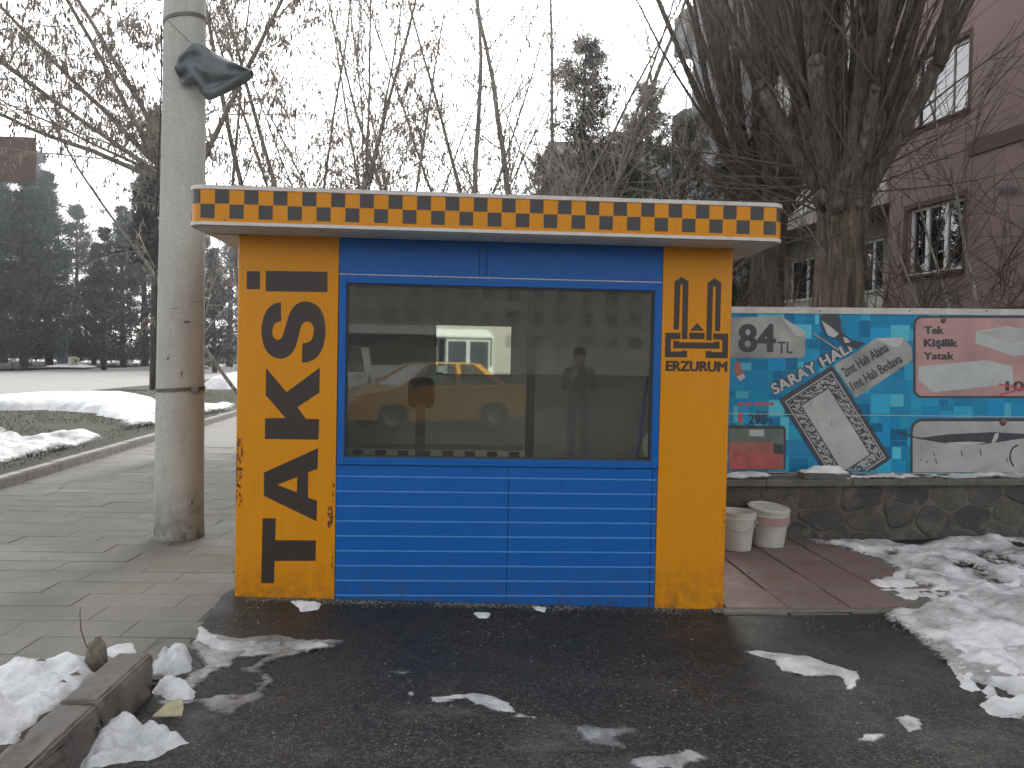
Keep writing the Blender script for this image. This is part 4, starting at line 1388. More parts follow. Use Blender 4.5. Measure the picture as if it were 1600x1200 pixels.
# torn hole
pp('torn_hole', [(438, 150), (470, 125), (515, 130), (528, 170), (530, 215), (575, 250), (630, 262), (600, 285), (540, 272), (505, 238), (470, 232), (445, 200)], 'print_dark', .0075, Z6)
pp('torn_flap', [(444, 165), (480, 190), (518, 222), (498, 240), (470, 228)], 'print_white', .009, Z6)
pp('torn_flap', [(535, 236), (552, 240), (568, 258), (545, 262)], 'print_white', .009, Z6)
pp('torn_flap', [(405, 222), (412, 219), (520, 290), (514, 294)], 'print_silver', .009, Z6)
pp('torn_hole', [(75, 345), (96, 335), (104, 370), (118, 392), (110, 415), (92, 420), (72, 380)], 'print_salmon', .003, Z6)
pp('torn_flap', [(82, 405), (112, 392), (122, 408), (98, 424)], 'print_white', .0045, Z6)
# carpet advertisement
tx('SARAY HALI', [(44, 496), (668, 146), (622, 58), (2, 404)], 'print_navy', .0030, Z7, .17, 1.12)
tx('SARAY HALI', [(50, 488), (662, 144), (622, 68), (12, 408)], 'print_white', .0045, Z7, .06, 1.12)
O_ = np.array([80, 520.]); A_ = np.array([420, -270.]); B2 = np.array([460, 735.])


def carpet(name, a0, a1, b0, b1, mat, th, r=.0):
    q = [O_ + A_ * a + B2 * b for a, b in ((a0, b0), (a1, b0), (a1, b1), (a0, b1))]
    if r:
        Q = []
        for k in range(4):
            p, nx, pv = q[k], q[(k + 1) % 4], q[k - 1]
            ln = lambda t: t / np.linalg.norm(t)
            for t in (0, .35, .65, 1):
                s0 = p + ln(pv - p) * r; s1 = p + ln(nx - p) * r
                Q.append((1 - t) ** 2 * s0 + 2 * t * (1 - t) * p + t * t * s1)
        q = Q
    q = clip_poly([tuple(k) for k in q], 0, 1, 1072)
    return pp(name, q, mat, th, Z7)


carpet('carpet_print', 0, 1, 0, 1, 'print_navy', .0060, 34)
carpet('carpet_line', .065, .935, .045, .965, 'print_white', .0072)
carpet('carpet_line', .080, .920, .055, .955, 'print_dark', .0080)
carpet('carpet_border', .095, .905, .064, .946, 'carpet_border', .0088)
carpet('carpet_line', .235, .765, .150, .868, 'print_dark', .0096)
carpet('carpet_field', .250, .750, .160, .858, 'carpet_field', .0104)
pp('offer_sticker', [(515, 250), (690, 150), (840, 42), (1055, 36), (1120, 112), (1127, 215), (682, 510)], 'print_silver', .0050, Z7)
pp('sticker_curl', [(838, 42), (1058, 36), (1034, 98), (992, 116), (930, 92)], 'print_white', .0072, Z7)
tx('2mt Halı Alana', [(604, 350), (948, 138), (905, 70), (562, 280)], 'print_dark', .0064, Z7, .03)
tx('1mt Halı Bedava', [(664, 456), (1052, 226), (1012, 158), (628, 388)], 'print_dark', .0064, Z7, .03)
# sofa offer
pp('offer_frame', [(50, 612), (285, 615), (294, 628), (292, 800), (50, 800)], 'print_dark', .003, Z6)
pp('sofa_picture', [(50, 625), (284, 628), (284, 800), (50, 800)], 'print_green', .0042, Z6)
pp('sofa_print', [(50, 682), (100, 680), (240, 684), (240, 695), (282, 700), (282, 800), (50, 800)], 'print_salmon', .0054, Z6)
pp('sofa_print', [(50, 733), (130, 728), (268, 738), (276, 800), (50, 800)], 'print_red', .0066, Z6)
pp('sofa_print', [(240, 690), (282, 694), (282, 735), (240, 732)], 'print_dark', .0066, Z6)
pp('sofa_print', [(138, 630), (200, 630), (200, 660), (138, 658)], 'print_pale', .0054, Z6)
tx('295', [(134, 608), (212, 610), (212, 566), (134, 564)], 'print_dark', .003, Z6, .04)
tx('TL', [(216, 609), (242, 610), (242, 585), (216, 584)], 'print_dark', .0035, Z6, .02)
pp('red_mark', [(90, 556), (108, 556), (108, 606), (90, 604)], 'ink_red', .003, Z6)
for a, b_ in ((88, 112), (116, 128), (131, 152), (160, 178), (182, 200), (203, 222), (225, 242)):
    pp('red_mark', [(a, 516), (b_, 514), (b_, 522), (b_ - 4, 528), (a, 529)], 'ink_red', .003, Z6)
# mattress offers
E_ = 1545
pp('offer_frame', rrect(113, E_, 58, 608, 55), 'print_dark', .003, Z8)
pp('offer_picture', rrect(130, E_ - 14, 73, 594, 45), 'print_pink', .0042, Z8)
pp('mattress_print', [(535, 160), (740, 128), (1000, 165), (1000, 300), (780, 326), (530, 240)], 'print_pale', .0054, Z8)
pp('mattress_print', [(545, 172), (740, 138), (900, 150), (1000, 172), (790, 246)], 'print_paper', .0062, Z8)
pp('mattress_print', [(150, 395), (600, 355), (775, 395), (782, 512), (250, 570), (146, 490)], 'print_pale', .0054, Z8)
tx('Tek', [(187, 180), (318, 181), (318, 128), (187, 127)], 'print_dark', .0054, Z8, .075)
tx('Kişilik', [(183, 279), (411, 280), (411, 212), (183, 211)], 'print_dark', .0054, Z8, .075)
tx('Yatak', [(181, 351), (386, 352), (386, 300), (181, 299)], 'print_dark', .0054, Z8, .075)
tx('109', [(730, 562), (930, 564), (930, 496), (730, 494)], 'print_dark', .0070, Z8, .07)
pp('red_mark', [(684, 508), (684, 518), (930, 572), (930, 562)], 'ink_red', .0082, Z8)
pp('red_mark', [(688, 596), (688, 584), (930, 512), (930, 524)], 'ink_red', .0090, Z8)
for cx_, cy_, r_ in ((315, 88, 19), (713, 768, 26)):
    c3 = np.array(bpt(*Z8(cx_, cy_), .008))
    rr2 = r_ * .23337 * 6.9 / F
    bm_ = MB().lathe([(rr2, 0), (rr2 * .9, .006), (rr2 * .5, .010), (0.0005, .012)], 14)
    V = bm_.v[0]; bm_.v[0] = np.stack([V[:, 0] + c3[0], c3[1] - V[:, 2], V[:, 1] + c3[2]], -1)
    bm_.build('print_pin', MATS['print_pin'], pan, smooth=True, recalc=True)
pp('offer_frame', rrect(95, E_, 744, 1300, 75)[:14] + [(E_, 1115), (95, 1108)], 'print_dark', .003, Z8) if False else \
    pp('offer_frame', clip_poly(rrect(95, E_, 744, 1300, 80), 0, 1, 1108), 'print_dark', .003, Z8)
pp('offer_picture', clip_poly(rrect(110, E_ - 14, 764, 1300, 66), 0, 1, 1106), 'print_paper', .0042, Z8)
pp('torn_hole', [(0, 826), (60, 842), (130, 868), (180, 872), (350, 850), (500, 842), (650, 836), (860, 848), (1100, 852), (1100, 870), (860, 876), (700, 900), (560, 920), (500, 920), (300, 908), (190, 888), (150, 882), (60, 856), (0, 832)], 'print_dark', .0055, Z8)
pp('torn_flap', [(330, 906), (480, 900), (600, 904), (560, 916), (500, 920), (400, 916)], 'print_white', .0068, Z8)
pp('torn_flap', [(635, 905), (660, 845), (685, 842), (678, 880), (655, 906)], 'print_white', .0068, Z8)
for (a, b_, c, d) in ((245, 262, 965, 1000), (258, 275, 1010, 1050), (432, 446, 955, 1000), (555, 572, 945, 998), (160, 172, 1010, 1030), (195, 210, 1020, 1048), (735, 748, 1010, 1040)):
    pp('scuff_mark', [(a, c), (a + 8, c + 6), (b_, d), (b_ - 9, d - 8)], 'print_dark', .0055, Z8)
ringp = [(815 + 60 * math.cos(t), 1000 + 80 * math.sin(t)) for t in np.linspace(R(120), R(270), 14)]
ringq = [(815 + 48 * math.cos(t), 1000 + 68 * math.sin(t)) for t in np.linspace(R(270), R(120), 14)]
pp('printed_ring', ringp + ringq, 'print_dark', .0055, Z8)
pp('panel_joint', [(1120, 645.5), (1760, 652.5), (1760, 653.5), (1120, 646.5)], 'print_white', .0115)
# thin cable tie wire and screws on the rail
for px in (1280, 1420, 1540):
    q = np.array(bpt(px, 486, .0125))
    MB().box(q[0] - .006, q[0] + .006, q[1] - .004, q[1], q[2] - .006, q[2] + .006).build('rail_screw', MATS['screw'], board)


# ---------------------------------------------------------------- buckets
def bucket(px, py, r, h, label, lidded, tilt):
    p = at(px, py, (0, 0, 1), float(gz(2.4, 1.5)) + .045)
    zb = float(gz(p[0], p[1] + r)) + .046
    b0 = (p[0], p[1] + r * .8, zb)
    t = thing('bucket', label, 'bucket', b0, 'old plastic buckets by the stone wall')
    prof = [(r * .78, .004), (r * .80, .0), (r * .97, h * .84), (r * 1.02, h * .845), (r * 1.02, h * .875), (r * .985, h * .88), (r, h), (r * 1.03, h * 1.0), (r * 1.03, h * 1.02), (r * .97, h * 1.02), (r * .95, h * .96), (r * .80, .02), (.001, .02)]
    MB().lathe(prof, 28, b0).build('body', MATS['bucket'], t, smooth=False)
    wn(t.children[-1], 40)
    for s_ in (-1, 1):
        MB().box(b0[0] + s_ * r * 1.0 - .012, b0[0] + s_ * r * 1.0 + .012, b0[1] - .02, b0[1] + .02, zb + h * .86, zb + h * .97).build('lug', MATS['bucket'], t)
    pts = [(b0[0] + r * 1.04 * math.cos(a), b0[1] - abs(math.sin(a)) * r * 1.06, zb + h * .92 - abs(math.sin(a)) * h * .36) for a in np.linspace(0, math.pi, 17)]
    MB().tube(pts, .0035, 6).build('handle', MATS['bucket'], t, smooth=True)
    if lidded:
        lz = h * 1.025
        m = MB().lathe([(r * 1.03, lz), (r * 1.06, lz + .004), (r * 1.06, lz + .018), (r * .9, lz + .022), (r * .88, lz + .012), (.001, lz + .012)], 28)
        V = m.v[0]
        V[:, 2] += V[:, 1] * .10 - V[:, 0] * .05
        m.v[0] = V + np.array(b0)
        m.build('lid', MATS['bucket'], t)
        band = MB().lathe([(r * .985, h * .62), (r * 1.0 + .0035, h * .83)], 28, b0, cap=False)
        band.build('stain', MATS['bucket_pink'], t)
    return t


bucket(1157, 862, .155, .31, 'open white plastic bucket half hidden behind the yellow kiosk corner', False, 0)
bucket(1209, 857, .165, .30, 'lidded white bucket with pinkish stains standing by the stone wall', True, .1)

# ================================================================ TREES
def unit(v): v = np.asarray(v, float); return v / (np.linalg.norm(v) + 1e-9)


def curve_path(p0, d0, length, n, bend=(0, 0, 0), wob=.05, rg=rnd):
    """points of a growing branch: starts along d0, drifts by bend per metre, wobbles"""
    p = np.array(p0, float); d = unit(d0); out = [p.copy()]; st = length / n
    bend = np.asarray(bend, float)
    for i in range(n):
        d = unit(d + bend * st + np.array([rg.gauss(0, wob), rg.gauss(0, wob), rg.gauss(0, wob)]))
        p = p + d * st
        out.append(p.copy())
    return np.array(out), d


def pollard(name, label, base, h, r0, limbs, nshoot, seed, group, lean=(0, 0), Llo=2.2, Lhi=3.6):
    rg = random.Random(seed)
    x, y = base
    z0 = float(gz(x, y)) - .05
    t = thing(name, label, 'tree', (x, y, z0), group)
    n = 16; k = 22
    zs = np.linspace(0, h, n)
    V = []
    for i, z in enumerate(zs):
        f = z / h
        r = r0 * (1.18 - .30 * f + .5 * max(0, f - .72) ** 1.2 + .25 * max(0, .1 - f) * 10 * .3)
        for j in range(k):
            a = j * 2 * math.pi / k
            rr = r * (1 + .10 * math.sin(3 * a + z * 1.3 + seed) + .06 * math.sin(7 * a - z * 2) + rg.uniform(-.035, .035) + (.16 * rg.random() if f > .8 else 0))
            V.append((x + lean[0] * f + rr * math.cos(a), y + lean[1] * f + rr * math.sin(a), z0 + z))
    F_ = [(i * k + j, i * k + (j + 1) % k, (i + 1) * k + (j + 1) % k, (i + 1) * k + j) for i in range(n - 1) for j in range(k)] + [[(n - 1) * k + j for j in range(k)]]
    MB().raw(V, F_).build('trunk', MATS['bark'], t, smooth=True)
    hc = np.array([x + lean[0], y + lean[1], z0 + h])
    # burrs of the pollard head
    bu = MB()
    for i in range(26):
        a = rg.uniform(0, 6.28); rr = r0 * rg.uniform(.5, 1.15); zz = rg.uniform(-.45, .12)
        c = hc + np.array([rr * math.cos(a), rr * math.sin(a), zz])
        s = rg.uniform(.05, .13)
        prof = [(s * .55, -s * .8), (s * .95, -s * .3), (s, .1 * s), (s * .7, s * .7), (.01, s)]
        m = MB().lathe(prof, 9); v = m.v[0] * (1 + nrs.uniform(-.14, .14, m.v[0].shape))
        bu.raw(v + c, m.f)
    bu.build('burr', MATS['bark'], t, smooth=True)
    sh = MB(); tw = MB()
    for i, (az, tilt, L, rad) in enumerate(limbs):
        # a thick arm up to an old cut, a burr there, and a sheaf of straight poles rising from the burr
        a = R(az); ti = R(tilt * 1.15)
        d = np.array([math.sin(ti) * math.cos(a), math.sin(ti) * math.sin(a), math.cos(ti)])
        p0 = hc + np.array([math.cos(a), math.sin(a), 0]) * r0 * .5 + (0, 0, -.25)
        La = L * rg.uniform(.22, .40)
        P, de = curve_path(p0, d, La, 6, (-d[0] * .2, -d[1] * .2, .45), .05, rg)
        ra = rad * .92
        arm = MB().tube(P, ra * np.array([1.35, 1.1, 1.0, .95, .95, 1.0, .9]), 10).build('limb', MATS['limb'], t, smooth=True)
        s_ = ra * 1.02
        m = MB().lathe([(s_ * .6, -s_ * 1.1), (s_ * .95, -s_ * .5), (s_, .1 * s_), (s_ * .75, s_ * .6), (.02, s_ * .85)], 10)
        MB().raw(m.v[0] * (1 + nrs.uniform(-.22, .22, m.v[0].shape)) + P[-1], m.f).build('burr', MATS['limb'], t, smooth=True)
        for k_ in range(rg.randint(4, 6)):
            od = de * 1.0 + d * .35 + np.array([rg.gauss(0, .26), rg.gauss(0, .26), .35])
            S_, dn = curve_path(P[-1] + np.array([rg.gauss(0, .4), rg.gauss(0, .4), 0]) * s_, od, rg.uniform(2.4, 3.8), 8, (0, 0, .06), .025, rg)
            rp2 = rad * rg.choice((.2, .28, .38, .5, .62))
            MB().tube(S_, rp2 * np.linspace(1.25, .35, 9), 7).build('limb', MATS['limb'], t, smooth=True)
            for u_ in range(3):
                j = rg.randint(2, 7)
                T_, _ = curve_path(S_[j], unit(S_[j] - S_[j - 1]) + np.array([rg.gauss(0, .4), rg.gauss(0, .4), rg.gauss(0, .25)]), rg.uniform(.6, 1.6), 4, (0, 0, .05), .05, rg)
                tw.tube(T_, np.linspace(.008, .0025, 5), 3, cap=False)
        for k_ in range(nshoot):
            q = P[-1] if rg.random() < .7 else P[rg.randint(2, 5)]
            q = q + np.array([rg.gauss(0, .6), rg.gauss(0, .6), rg.gauss(0, .4)]) * ra
            od = np.array([rg.gauss(0, .45), rg.gauss(0, .45), .7]) + d * .6
            Ls = rg.uniform(.8, 2.4)
            S_, _ = curve_path(q, od, Ls, 5, (0, 0, .10), .04, rg)
            r_ = rg.uniform(.005, .014)
            sh.tube(S_, np.linspace(r_, r_ * .35, 6), 4, cap=False)
            for q_ in range(rg.randint(1, 3)):
                j = rg.randint(2, 4)
                T_, _ = curve_path(S_[j], unit(S_[j] - S_[j - 1]) + np.array([rg.gauss(0, .5), rg.gauss(0, .5), rg.gauss(0, .3)]), rg.uniform(.3, .9), 3, (0, 0, -.05), .05, rg)
                tw.tube(T_, np.linspace(.005, .002, 4), 3, cap=False)
    # shoots straight from the head, some arching far out sideways
    for i in range(int(nshoot * 11)):
        a = rg.uniform(0, 6.28); ti = abs(rg.gauss(.62, .36))
        if rg.random() < .2: ti = rg.uniform(1.0, 1.45)
        d = np.array([math.sin(ti) * math.cos(a), math.sin(ti) * math.sin(a), math.cos(ti)])
        q = hc + np.array([math.cos(a), math.sin(a), 0]) * r0 * rg.uniform(.6, 1.1) + (0, 0, rg.uniform(-.4, .1))
        S_, _ = curve_path(q, d, rg.uniform(Llo * .5, Lhi * .85), 7, (d[0] * .02, d[1] * .02, .10 if ti < 1 else .04), .04, rg)
        r_ = rg.uniform(.006, .016)
        sh.tube(S_, np.linspace(r_, r_ * .3, 8), 4, cap=False)
        for q_ in range(rg.randint(2, 5)):
            j = rg.randint(2, 6)
            T_, _ = curve_path(S_[j], unit(S_[j] - S_[j - 1]) + np.array([rg.gauss(0, .5), rg.gauss(0, .5), rg.gauss(0, .4)]), rg.uniform(.3, 1.0), 3, (0, 0, 0), .06, rg)
            tw.tube(T_, np.linspace(.005, .002, 4), 3, cap=False)
    tag(sh.build('shoots', MATS['shoot'], t), kind='stuff')
    tag(tw.build('twigs', MATS['shoot'], t), kind='stuff')
    return t


GP = 'pollarded willows behind the advertising board'
L1 = [(200, 30, 4.2, .10), (175, 42, 3.9, .085), (150, 22, 4.4, .09), (250, 18, 4.3, .085), (95, 14, 4.5, .10), (300, 20, 4.3, .085), (10, 26, 4.3, .095),
      (340, 38, 4.0, .085), (40, 34, 4.2, .09), (215, 12, 4.6, .08), (20, 48, 3.6, .07), (60, 16, 4.4, .075), (185, 16, 4.4, .075), (330, 12, 4.4, .07), (270, 34, 3.9, .06)]
bx_, by_ = at_depth(1306, 8.3)
pollard('willow_tree', 'thick-trunked pollarded willow directly behind the advertising board', (bx_, by_), 3.62, .25, L1, 6, 3, GP, (.02, 0))
bx_, by_ = at_depth(1196, 11.6)
L2 = [(185, 28, 4.4, .10), (165, 16, 4.6, .10), (200, 44, 3.8, .07), (250, 16, 4.6, .09), (100, 12, 4.8, .09), (20, 16, 4.6, .09), (350, 30, 4.2, .08), (45, 30, 4.2, .08), (220, 10, 4.8, .08), (300, 14, 4.6, .075), (140, 36, 4.2, .075)]
pollard('willow_tree', 'second pollarded willow farther back, beside the kiosk roof end', (bx_, by_), 4.1, .235, L2, 7, 8, GP)


# ---- multi-stemmed bare willows, the left ones still hung with withered leaves
def leaf_quads(pts, rg_np, lo=.07, hi=.15, wlo=.008, whi=.016):
    n = len(pts)
    a = rg_np.uniform(0, 6.28, n); L = rg_np.uniform(lo, hi, n); w_ = rg_np.uniform(wlo, whi, n)
    d = np.stack([rg_np.normal(0, .28, n), rg_np.normal(0, .28, n), -np.ones(n)], -1)
    d /= np.linalg.norm(d, axis=1)[:, None]
    s = np.stack([np.cos(a), np.sin(a), 0 * a], -1)
    q0 = pts; q1 = pts + d * (L * .5)[:, None] + s * w_[:, None]; q2 = pts + d * L[:, None]; q3 = pts + d * (L * .5)[:, None] - s * w_[:, None]
    V = np.stack([q0, q1, q2, q3], 1).reshape(-1, 3)
    return V, np.arange(4 * n).reshape(-1, 4).tolist()


def stem_tree(label, base, stems, seed, leaves=0, group='bare willows growing behind the kiosk', branches=9, droop=-.05, reach=1.0, cat='tree', name='bare_willow', twiglen=1.0, trunk_h=0.0, rs_=.62, upz=(.5, 1.5)):
    rg = random.Random(seed); rn = np.random.RandomState(seed)
    x, y = base
    z0 = float(gz(x, y)) - .05
    t = thing(name, label, cat, (x, y, z0), group)
    tw = MB(); lp = []
    MB().lathe([(.30, -.05), (.22, .1), (.17, .35), (.10, .5)], 10, (x, y, z0)).build('root_stool', MATS['stem'], t, smooth=True)
    if trunk_h:
        MB().tube([(x, y, z0 + q) for q in np.linspace(0, trunk_h, 6)], [.17, .15, .145, .14, .14, .12], 12).build('trunk', MATS['stem'], t, smooth=True)
    z0 += trunk_h
    for (az, tilt, L, rad) in stems:
        rad *= rs_
        a = R(az); ti = R(tilt)
        d = np.array([math.sin(ti) * math.cos(a), math.sin(ti) * math.sin(a), math.cos(ti)])
        P, de = curve_path((x + .1 * math.cos(a), y + .1 * math.sin(a), z0 + .05), d, L, 16, (0, 0, .02), .035, rg)
        MB().tube(P, rad * np.linspace(1.1, .22, 17), 8).build('stem', MATS['stem'], t, smooth=True)
        for b in range(branches):
            i0 = rg.randint(2 if trunk_h else 4, 15)
            od = np.array([rg.gauss(0, .7), rg.gauss(0, .7), rg.uniform(*upz)])
            Lb = rg.uniform(.9, 2.6) * reach * (1.15 - i0 / 26)
            B_, _ = curve_path(P[i0], od, Lb, 6, (0, 0, rg.uniform(droop, .12)), .06, rg)
            rb = rad * .30 * (1.1 - i0 / 20)
            tw.tube(B_, np.linspace(rb, .004, 7), 4, cap=False)
            for q in range(rg.randint(5, 10)):
                j = rg.randint(1, 6)
                dd_ = unit(B_[min(j + 1, 6)] - B_[j - 1]) + np.array([rg.gauss(0, .55), rg.gauss(0, .55), rg.gauss(0, .4)])
                T_, _ = curve_path(B_[j], dd_, rg.uniform(.35, 1.1) * twiglen, 4, (0, 0, rg.uniform(droop * 3, .05)), .07, rg)
                tw.tube(T_, np.linspace(.006, .0025, 5), 3, cap=False)
                for u in range(leaves):
                    f = rg.uniform(0, 3.99); i_ = int(f)
                    lp.append(T_[i_] + (T_[i_ + 1] - T_[i_]) * (f - i_) + np.array([rg.gauss(0, .015), rg.gauss(0, .015), 0]))
    tag(tw.build('twigs', MATS['pale_twig' if name == 'bare_willow' else 'shoot'], t), kind='stuff')
    if lp:
        V, F_ = leaf_quads(np.array(lp), rn)
        tag(MB().raw(V, F_).build('withered_leaves', MATS['dry_leaf'], t), kind='stuff')
    return t


p = at_depth(284, 11.2)
stem_tree('leafy willow hidden behind the concrete pole, drooping branches to the left', p, [(178, 70, 5.2, .09), (172, 44, 6.0, .09), (186, 58, 5.6, .07), (165, 26, 6.0, .09), (10, 24, 6.0, .09), (200, 34, 6.0, .08), (210, 62, 5.0, .06), (150, 64, 5.2, .06), (90, 8, 6, .09)], 31, 15,
          'willows still hung with withered leaves', 15, -.40, 1.15, twiglen=1.2, trunk_h=3.9, upz=(-.1, .9), rs_=.42)
p = at_depth(440, 12.5)
stem_tree('leafy willow rising behind the left end of the kiosk roof', p, [(150, 1, 9.5, .085), (5, 13, 9.5, .085), (175, 16, 9, .065), (350, 22, 8.5, .05), (185, 30, 8.5, .05), (20, 6, 9, .05)], 33, 11,
          'willows still hung with withered leaves', 15, -.28, 1.15)
p = at_depth(535, 13.5)
stem_tree('slender leafy willow behind the kiosk roof left of centre', p, [(160, 3, 9.8, .085), (10, 4, 9.8, .06), (175, 14, 9, .06), (355, 14, 9, .06), (15, 26, 8, .045)], 35, 7,
          'willows still hung with withered leaves', 15, -.22, 1.1)
p = at_depth(632, 15)
stem_tree('many-stemmed bare willow with brown twiggy base behind the roof centre', p, [(180, 5, 9.5, .06), (170, 14, 9, .05), (5, 12, 9.5, .06), (0, 22, 8.5, .05), (185, 24, 8.5, .045), (350, 30, 8, .04), (90, 2, 9.5, .05)], 37, 2, branches=26)
p = at_depth(745, 13)
stem_tree('bare willow with a crooked forked stem behind the roof centre', p, [(175, 4, 9.5, .10), (178, 22, 8.5, .06), (10, 14, 9, .07), (5, 26, 8, .05), (170, 34, 8, .045)], 39, 0, branches=24)
p = at_depth(862, 14)
stem_tree('dense bare pollard willow right of the roof centre', p, [(175, 10, 9.5, .13), (175, 20, 9, .09), (10, 3, 9.8, .13), (8, 12, 9.5, .08), (5, 24, 9, .07), (0, 36, 8.5, .055), (180, 30, 8.5, .06), (10, 46, 8, .045), (170, 2, 9.8, .09)], 41, 0, branches=26, reach=1.2)
p = at_depth(985, 15.5)
stem_tree('thin bare willow whips in front of the pines', p, [(180, 22, 9, .045), (175, 36, 9, .04), (5, 10, 9, .045), (170, 8, 9, .04), (5, 30, 8.5, .04)], 43, 0, branches=18)
# bare shrub at the right edge, and whips along the board
p = at_depth(1592, 9.2)
stem_tree('dark bare sapling before the pink wall at the right edge', p, [(180, 10, 6.0, .05), (175, 28, 5.2, .035), (10, 8, 6.0, .045), (200, 42, 4.6, .03), (185, 20, 5.8, .035)], 45, 0, 'saplings before the pink house', 10, .0, .9, name='sapling', cat='sapling')
p = at_depth(1470, 9.6)
stem_tree('low tangled bare shrub behind the board right of the thick willow', p, [(180, 38, 3.2, .022), (10, 42, 3.4, .022), (90, 12, 3.2, .022), (175, 60, 3.0, .018), (0, 64, 3.2, .018), (30, 24, 3.5, .02)], 47, 0, 'saplings before the pink house', 8, .0, .55, name='shrub', cat='shrub')
p = at_depth(1262, 9.8)
stem_tree('low tangled bare shrub between the two pollarded willows', p, [(180, 30, 2.9, .02), (10, 36, 2.9, .02), (90, 12, 2.9, .02), (175, 52, 2.6, .016), (0, 56, 2.6, .016)], 49, 0, 'saplings before the pink house', 8, .0, .5, name='shrub', cat='shrub')


# ---- pines
def pine(h, seed, whorls, per, tufts, nl, per_tuft, spread, open_=0.0, width=.0016, crown0=.12, droop=-.05, shape=.75):
    rg = random.Random(seed); rn = np.random.RandomState(seed)
    tr = MB()
    r0 = h * .018
    P, _ = curve_path((0, 0, -.1), (0, 0, 1), h, 12, (0, 0, .3), .012, rg)
    tr.tube(P, r0 * np.linspace(1.15, .12, 13), 9)
    br = MB()
    cen, dirs = [], []
    for w_ in range(whorls):
        f = crown0 + (1 - crown0) * (w_ + rg.uniform(-.2, .2)) / whorls
        f = min(max(f, .05), .985)
        z = f * h
        pz = np.array([np.interp(z, P[:, 2], P[:, 0]), np.interp(z, P[:, 2], P[:, 1]), z])
        Lm = spread * h * min(1.0, (1 - f) ** shape * 1.15 + .03)
        for b in range(per):
            a = rg.uniform(0, 6.28)
            L = Lm * rg.uniform(.55, 1.12)
            up = .12 + .7 * f + rg.gauss(0, .12)
            B_, de = curve_path(pz, (math.cos(a), math.sin(a), up), L, 6, (0, 0, droop + .10 * f), .05, rg)
            br.tube(B_, np.linspace(max(.006, L * .018), .004, 7), 4, cap=False)
            for q in range(tufts):
                u = rg.uniform(1.2 + open_ * 2, 5.999); i_ = int(u)
                sp_ = L * .17 * (1.1 - open_)
                c = B_[i_] + (B_[i_ + 1] - B_[i_]) * (u - i_) + np.array([rg.gauss(0, sp_), rg.gauss(0, sp_), rg.gauss(0, sp_ * .55)])
                cen.append(c); dirs.append(unit(de + np.array([rg.gauss(0, .4), rg.gauss(0, .4), .35])))
    C = np.repeat(np.array(cen), per_tuft, 0); D = np.repeat(np.array(dirs), per_tuft, 0)
    n = len(C)
    d = D * .55 + rn.normal(0, .55, (n, 3)); d /= np.linalg.norm(d, axis=1)[:, None]
    L = nl * rn.uniform(.55, 1.2, n)[:, None]
    s = np.cross(d, rn.normal(0, 1, (n, 3))); s /= np.linalg.norm(s, axis=1)[:, None]
    wd = width * rn.uniform(.7, 1.3, n)[:, None]
    C = C + rn.normal(0, nl * .18, (n, 3))
    V = np.stack([C - s * wd, C + s * wd, C + d * L], 1).reshape(-1, 3)
    return (tr.mesh('trunk', MATS['pine_bark'], True), br.mesh('branches', MATS['pine_bark']), V, np.arange(3 * n).reshape(-1, 3).tolist())


def pine_proto(mat, *a, **k):
    tr, br, V, F_ = pine(*a, **k)
    cr = MB().raw(V, F_).mesh('crown', MATS[mat])
    return tr, br, cr


def put_pine(proto, label, x, y, s, rot, group, name='pine_tree', zoff=0, sz=1.0):
    t = thing(name, label, 'tree', (x, y, float(gz(x, y)) + zoff), group)
    t.scale = (s, s, s * sz); t.rotation_euler = (0, 0, rot)
    for me, nm in zip(proto, ('trunk', 'branches', 'crown')):
        o = bpy.data.objects.new(nm, me); COL.objects.link(o); o.parent = t
        if nm != 'trunk': o['kind'] = 'stuff'
    return t


nearP = [pine_proto('needle', 8, 61, 24, 8, 13, .19, 10, .20, .15, .010, shape=.45), pine_proto('needle', 8, 67, 22, 8, 13, .19, 10, .22, .15, .010, shape=.5)]
G2 = 'dark pines standing between kiosk and houses'
for lab, px, dep, s, k, rot in (('tall pine with feathery top behind the kiosk roof', 902, 17, 1.06, 0, .4), ('pine behind the right end of the kiosk roof', 1062, 16, .82, 1, 2.2),
                                ('broad low pine between the roof and the far pink house', 965, 18, .86, 1, 3.4), ('low pine filling the gap beside the second willow', 1125, 15, .70, 0, 1.2),
                                ('low pine left of the feathery one behind the roof', 845, 19, .82, 1, 0.6), ('thin young pine with pointed top before the far pink house', 1008, 24, 1.25, 0, 5.0)):
    x, y = at_depth(px, dep)
    put_pine(nearP[k], lab, x, y, s, rot, G2)
farP = [pine_proto('needle_far', 15, 71, 19, 7, 13, .6, 8, .24, .1, .035, crown0=.07, shape=.85), pine_proto('needle_far', 15, 73, 16, 7, 14, .6, 8, .25, .1, .035, crown0=.08, shape=.8), pine_proto('needle_far', 15, 79, 19, 7, 12, .6, 8, .20, .15, .035, crown0=.06, shape=.9)]
G3 = 'row of dark pines across the road'
far = [(-48, 56, 1.12, 0), (37, 62, .98, 1), (76, 76, 1.15, 2), (162, 66, .74, 1), (192, 78, .98, 0), (4, 84, 1.45, 2), (118, 96, 1.20, 1), (146, 84, .80, 2), (226, 88, 1.30, 0), (268, 72, .78, 1), (305, 84, 1.10, 2), (335, 64, .62, 0), (358, 96, 1.25, 1), (392, 78, .85, 2), (-95, 80, 1.3, 1), (58, 108, 1.75, 0), (440, 95, 1.1, 0)]
order = sorted(range(len(far)), key=lambda i: far[i][0])
